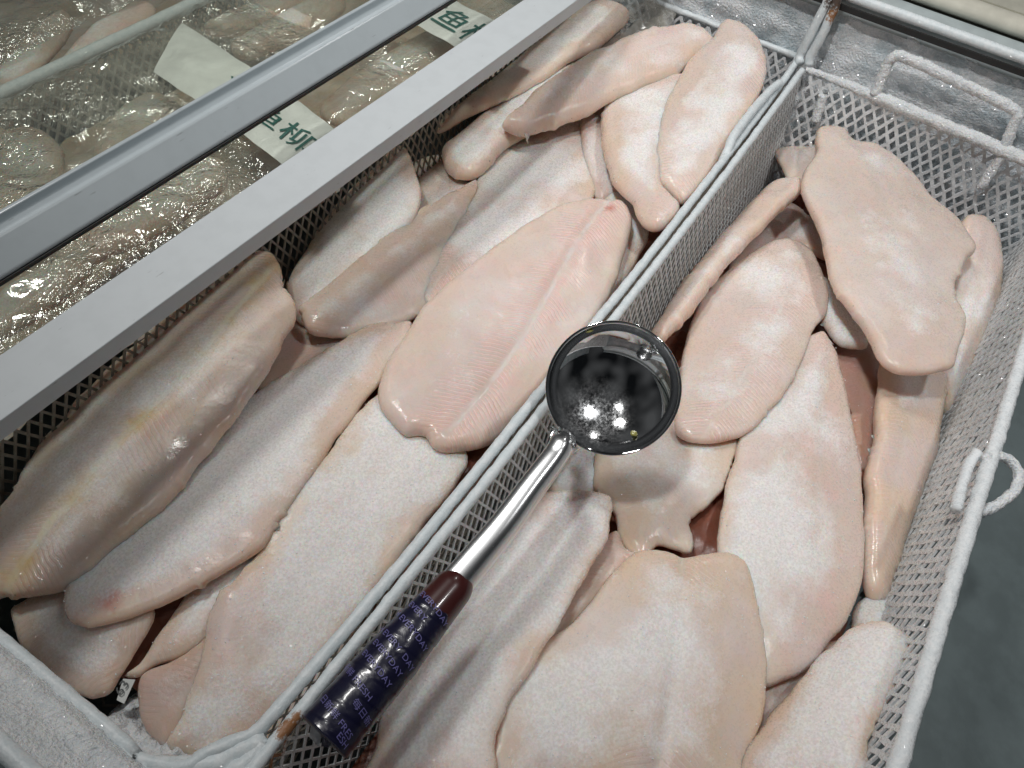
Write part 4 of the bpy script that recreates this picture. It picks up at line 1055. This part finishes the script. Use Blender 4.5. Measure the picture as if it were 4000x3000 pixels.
# grip: plug, tape
g0, g1 = at(1000, 1245, 0.008), at(700, 1592, 0.004)
ga = g1 - g0; GL = np.linalg.norm(ga); ga /= GL
gn = CAM - (g0 + g1) / 2; gn -= ga * gn.dot(ga); gn /= np.linalg.norm(gn)
gr = np.cross(-ga, gn)
def grip_r(s):
    t = s / GL
    return 0.0113 + 0.0046 * min(1, t / 0.5) + 0.0022 * max(0, t - 0.5)
def grip_pt(s, ph, dr=0.0):
    r = grip_r(s) + dr
    return g0 + ga * s + gn * math.cos(ph) * r * 0.86 + gr * math.sin(ph) * r
def grip_mesh(name, s0, s1, mat, wr, dome=False, ns=140, nph=48, dr=0.0):
    V = []; F = []
    for i in range(ns + 1):
        s = s0 + (s1 - s0) * i / ns
        for k in range(nph):
            ph = 2 * math.pi * k / nph
            d = dr
            if dome and i < ns * 0.42:
                q = 1 - i / (ns * 0.42)
                d += -grip_r(s) * (1 - math.sqrt(max(0, 1 - q * q * 0.98)))
            if wr:
                lead = (s + 0.0026 * ph) % 0.0125 / 0.0125
                d += wr * (0.9 * lead + 0.9 * fbm((s * 1.0, math.cos(ph) * 0.02, math.sin(ph) * 0.02), 130, 3))
            V.append(grip_pt(s, ph, d))
    for i in range(ns):
        for k in range(nph):
            l = (k + 1) % nph
            F.append((i * nph + k, (i + 1) * nph + k, (i + 1) * nph + l, i * nph + l))
    F.append(tuple(range(nph))); F.append(tuple(range(ns * nph, ns * nph + nph))[::-1])
    return link(name, mesh_from(name, V, F), mat, ladle)
grip_mesh('plug', -0.004, 0.032, M['plug'], 0, True, 60, dr=0.0012)
S0 = 0.0285
tape = grip_mesh('tape_wrap', S0, GL, M['navy'], 0.0004, dr=0.0010)
def tape_text(txt, s, ph, size=0.0054, slant=0.20):
    me = text_mesh(txt, size)
    def f(tx, ty):
        ss = s - ty + slant * tx
        return grip_pt(ss, ph + tx / grip_r(ss), 0.0024)
    map_text(me, f)
    o = link('lettering', me, M['tape_ink'], tape)
    o.location = (0, 0, 0)
u_ = (GL - S0)
for txt, fr_, ph in (('EVERYDAY', .196, -1.02), ('EVERY', .271, -1.05), ('H EVERYDAY', .345, -1.25), ('H EVERY  DAY', .450, -1.28), ('EVERYDAY', .522, -.98),
                     ('EVERYDAY', .591, -1.02), ('新鲜 FRESH', .690, -1.30), ('每日新', .785, -.05), ('日新鲜 FRES', .860, -1.02), ('ESH', .93, .25)):
    tape_text(txt, fr_ * GL + 0.0055, ph)
# loose torn film at the end of the tape
def flap(name, P4, mat, sd, bow=0.004):
    a, b, c, d = P4
    def fn(s, q):
        p = a * (1 - s) * (1 - q) + b * s * (1 - q) + c * s * q + d * (1 - s) * q
        return tuple(p + gn * (bow * math.sin(math.pi * s) * math.sin(math.pi * q) + 0.0016 * noise.noise(Vector((s * 4, q * 4, sd)))))
    V, F = grid_sheet(fn, 14, 14)
    return link(name, mesh_from(name, V, F), mat, ladle)
M['flap'] = plain('grey_film_back', (0.30, 0.31, 0.33), 0.3, 0, 0.6, 0.001, 120)
flap('film_flap', (at(700, 1555, 0.002), at(674, 1545, 0.002), at(668, 1592, -0.004), at(690, 1614, -0.006)), M['flap'], 1.0)
flap('film_flap', (at(718, 1622, -0.004), at(744, 1592, 0.002), at(790, 1600, -0.004), at(765, 1612, -0.006)), M['flap'], 2.0)
tl = flap('tape_tail', (at(700, 1545, 0.006), at(722, 1552, 0.006), at(712, 1615, -0.004), at(694, 1612, -0.006)), M['navy'], 3.0)
# yellow crumb and frost specks in the bowl
cp = cap_pt(math.radians(40), math.radians(68), RS - 0.002)
bm = bmesh.new(); bmesh.ops.create_icosphere(bm, subdivisions=3, radius=0.0028)
for v in bm.verts:
    v.co = v.co * (1 + 0.35 * noise.noise(v.co * 300)); v.co.z *= 0.6
me = bpy.data.meshes.new('food_crumb'); bm.to_mesh(me); bm.free(); me.polygons.foreach_set('use_smooth', [True] * len(me.polygons))
o = link('food_crumb', me, M['crumb']); o.location = cp; tag(o, 'small yellow crumb stuck inside the ladle bowl', 'crumb')

# ------------------------------------------------------------------ small things in the near corner
qp = [at(252, 1512, -0.085), at(268, 1520, -0.085), at(292, 1468, -0.080), at(266, 1466, -0.080)]
mb = MB(); mb.v = [tuple(p) for p in qp] + [tuple(p - np.array([0, 0, 0.0006])) for p in qp]; mb.f = [(0, 1, 2, 3), (7, 6, 5, 4), (0, 4, 5, 1), (1, 5, 6, 2), (2, 6, 7, 3), (3, 7, 4, 0)]
tagp = mb.build('paper_tag', M['paper'], None); tag(tagp, 'scrap of white printed paper caught between fillets in the near corner', 'paper tag')
me = text_mesh('63', 0.010)
o_ = at(262, 1506, -0.083); e1 = at(280, 1480, -0.081) - o_; e1 /= np.linalg.norm(e1); e2 = np.cross([0, 0, 1], e1)
map_text(me, lambda x, y: tuple(o_ + e1 * x + e2 * y + np.array([0, 0, 0.001])))
o = link('lettering', me, M['greyink'], tagp); o.location = (0, 0, 0)
# frost packed into the near corner of the basket
def snow(s_, q):
    x = -0.008 + 0.085 * s_; y = 0.175 + 0.125 * q
    e = max(0.0, 1 - 3.2 * min(q, 1 - q, 1.2 * (1 - s_)))
    return (x, y, -0.089 - 0.030 * s_ - 0.060 * e ** 1.5 + 0.014 * fbm((x, y, 4), 34, 4) + 0.003 * fbm((x, y, 8), 190, 2))
V, F = grid_sheet(snow, 70, 100)
tag(link('packed_snow', mesh_from('packed_snow', V, F), M['frost_white']), 'loose snow packed into the near corner of the basket beside the frost ledge', 'snow', None, 'stuff')
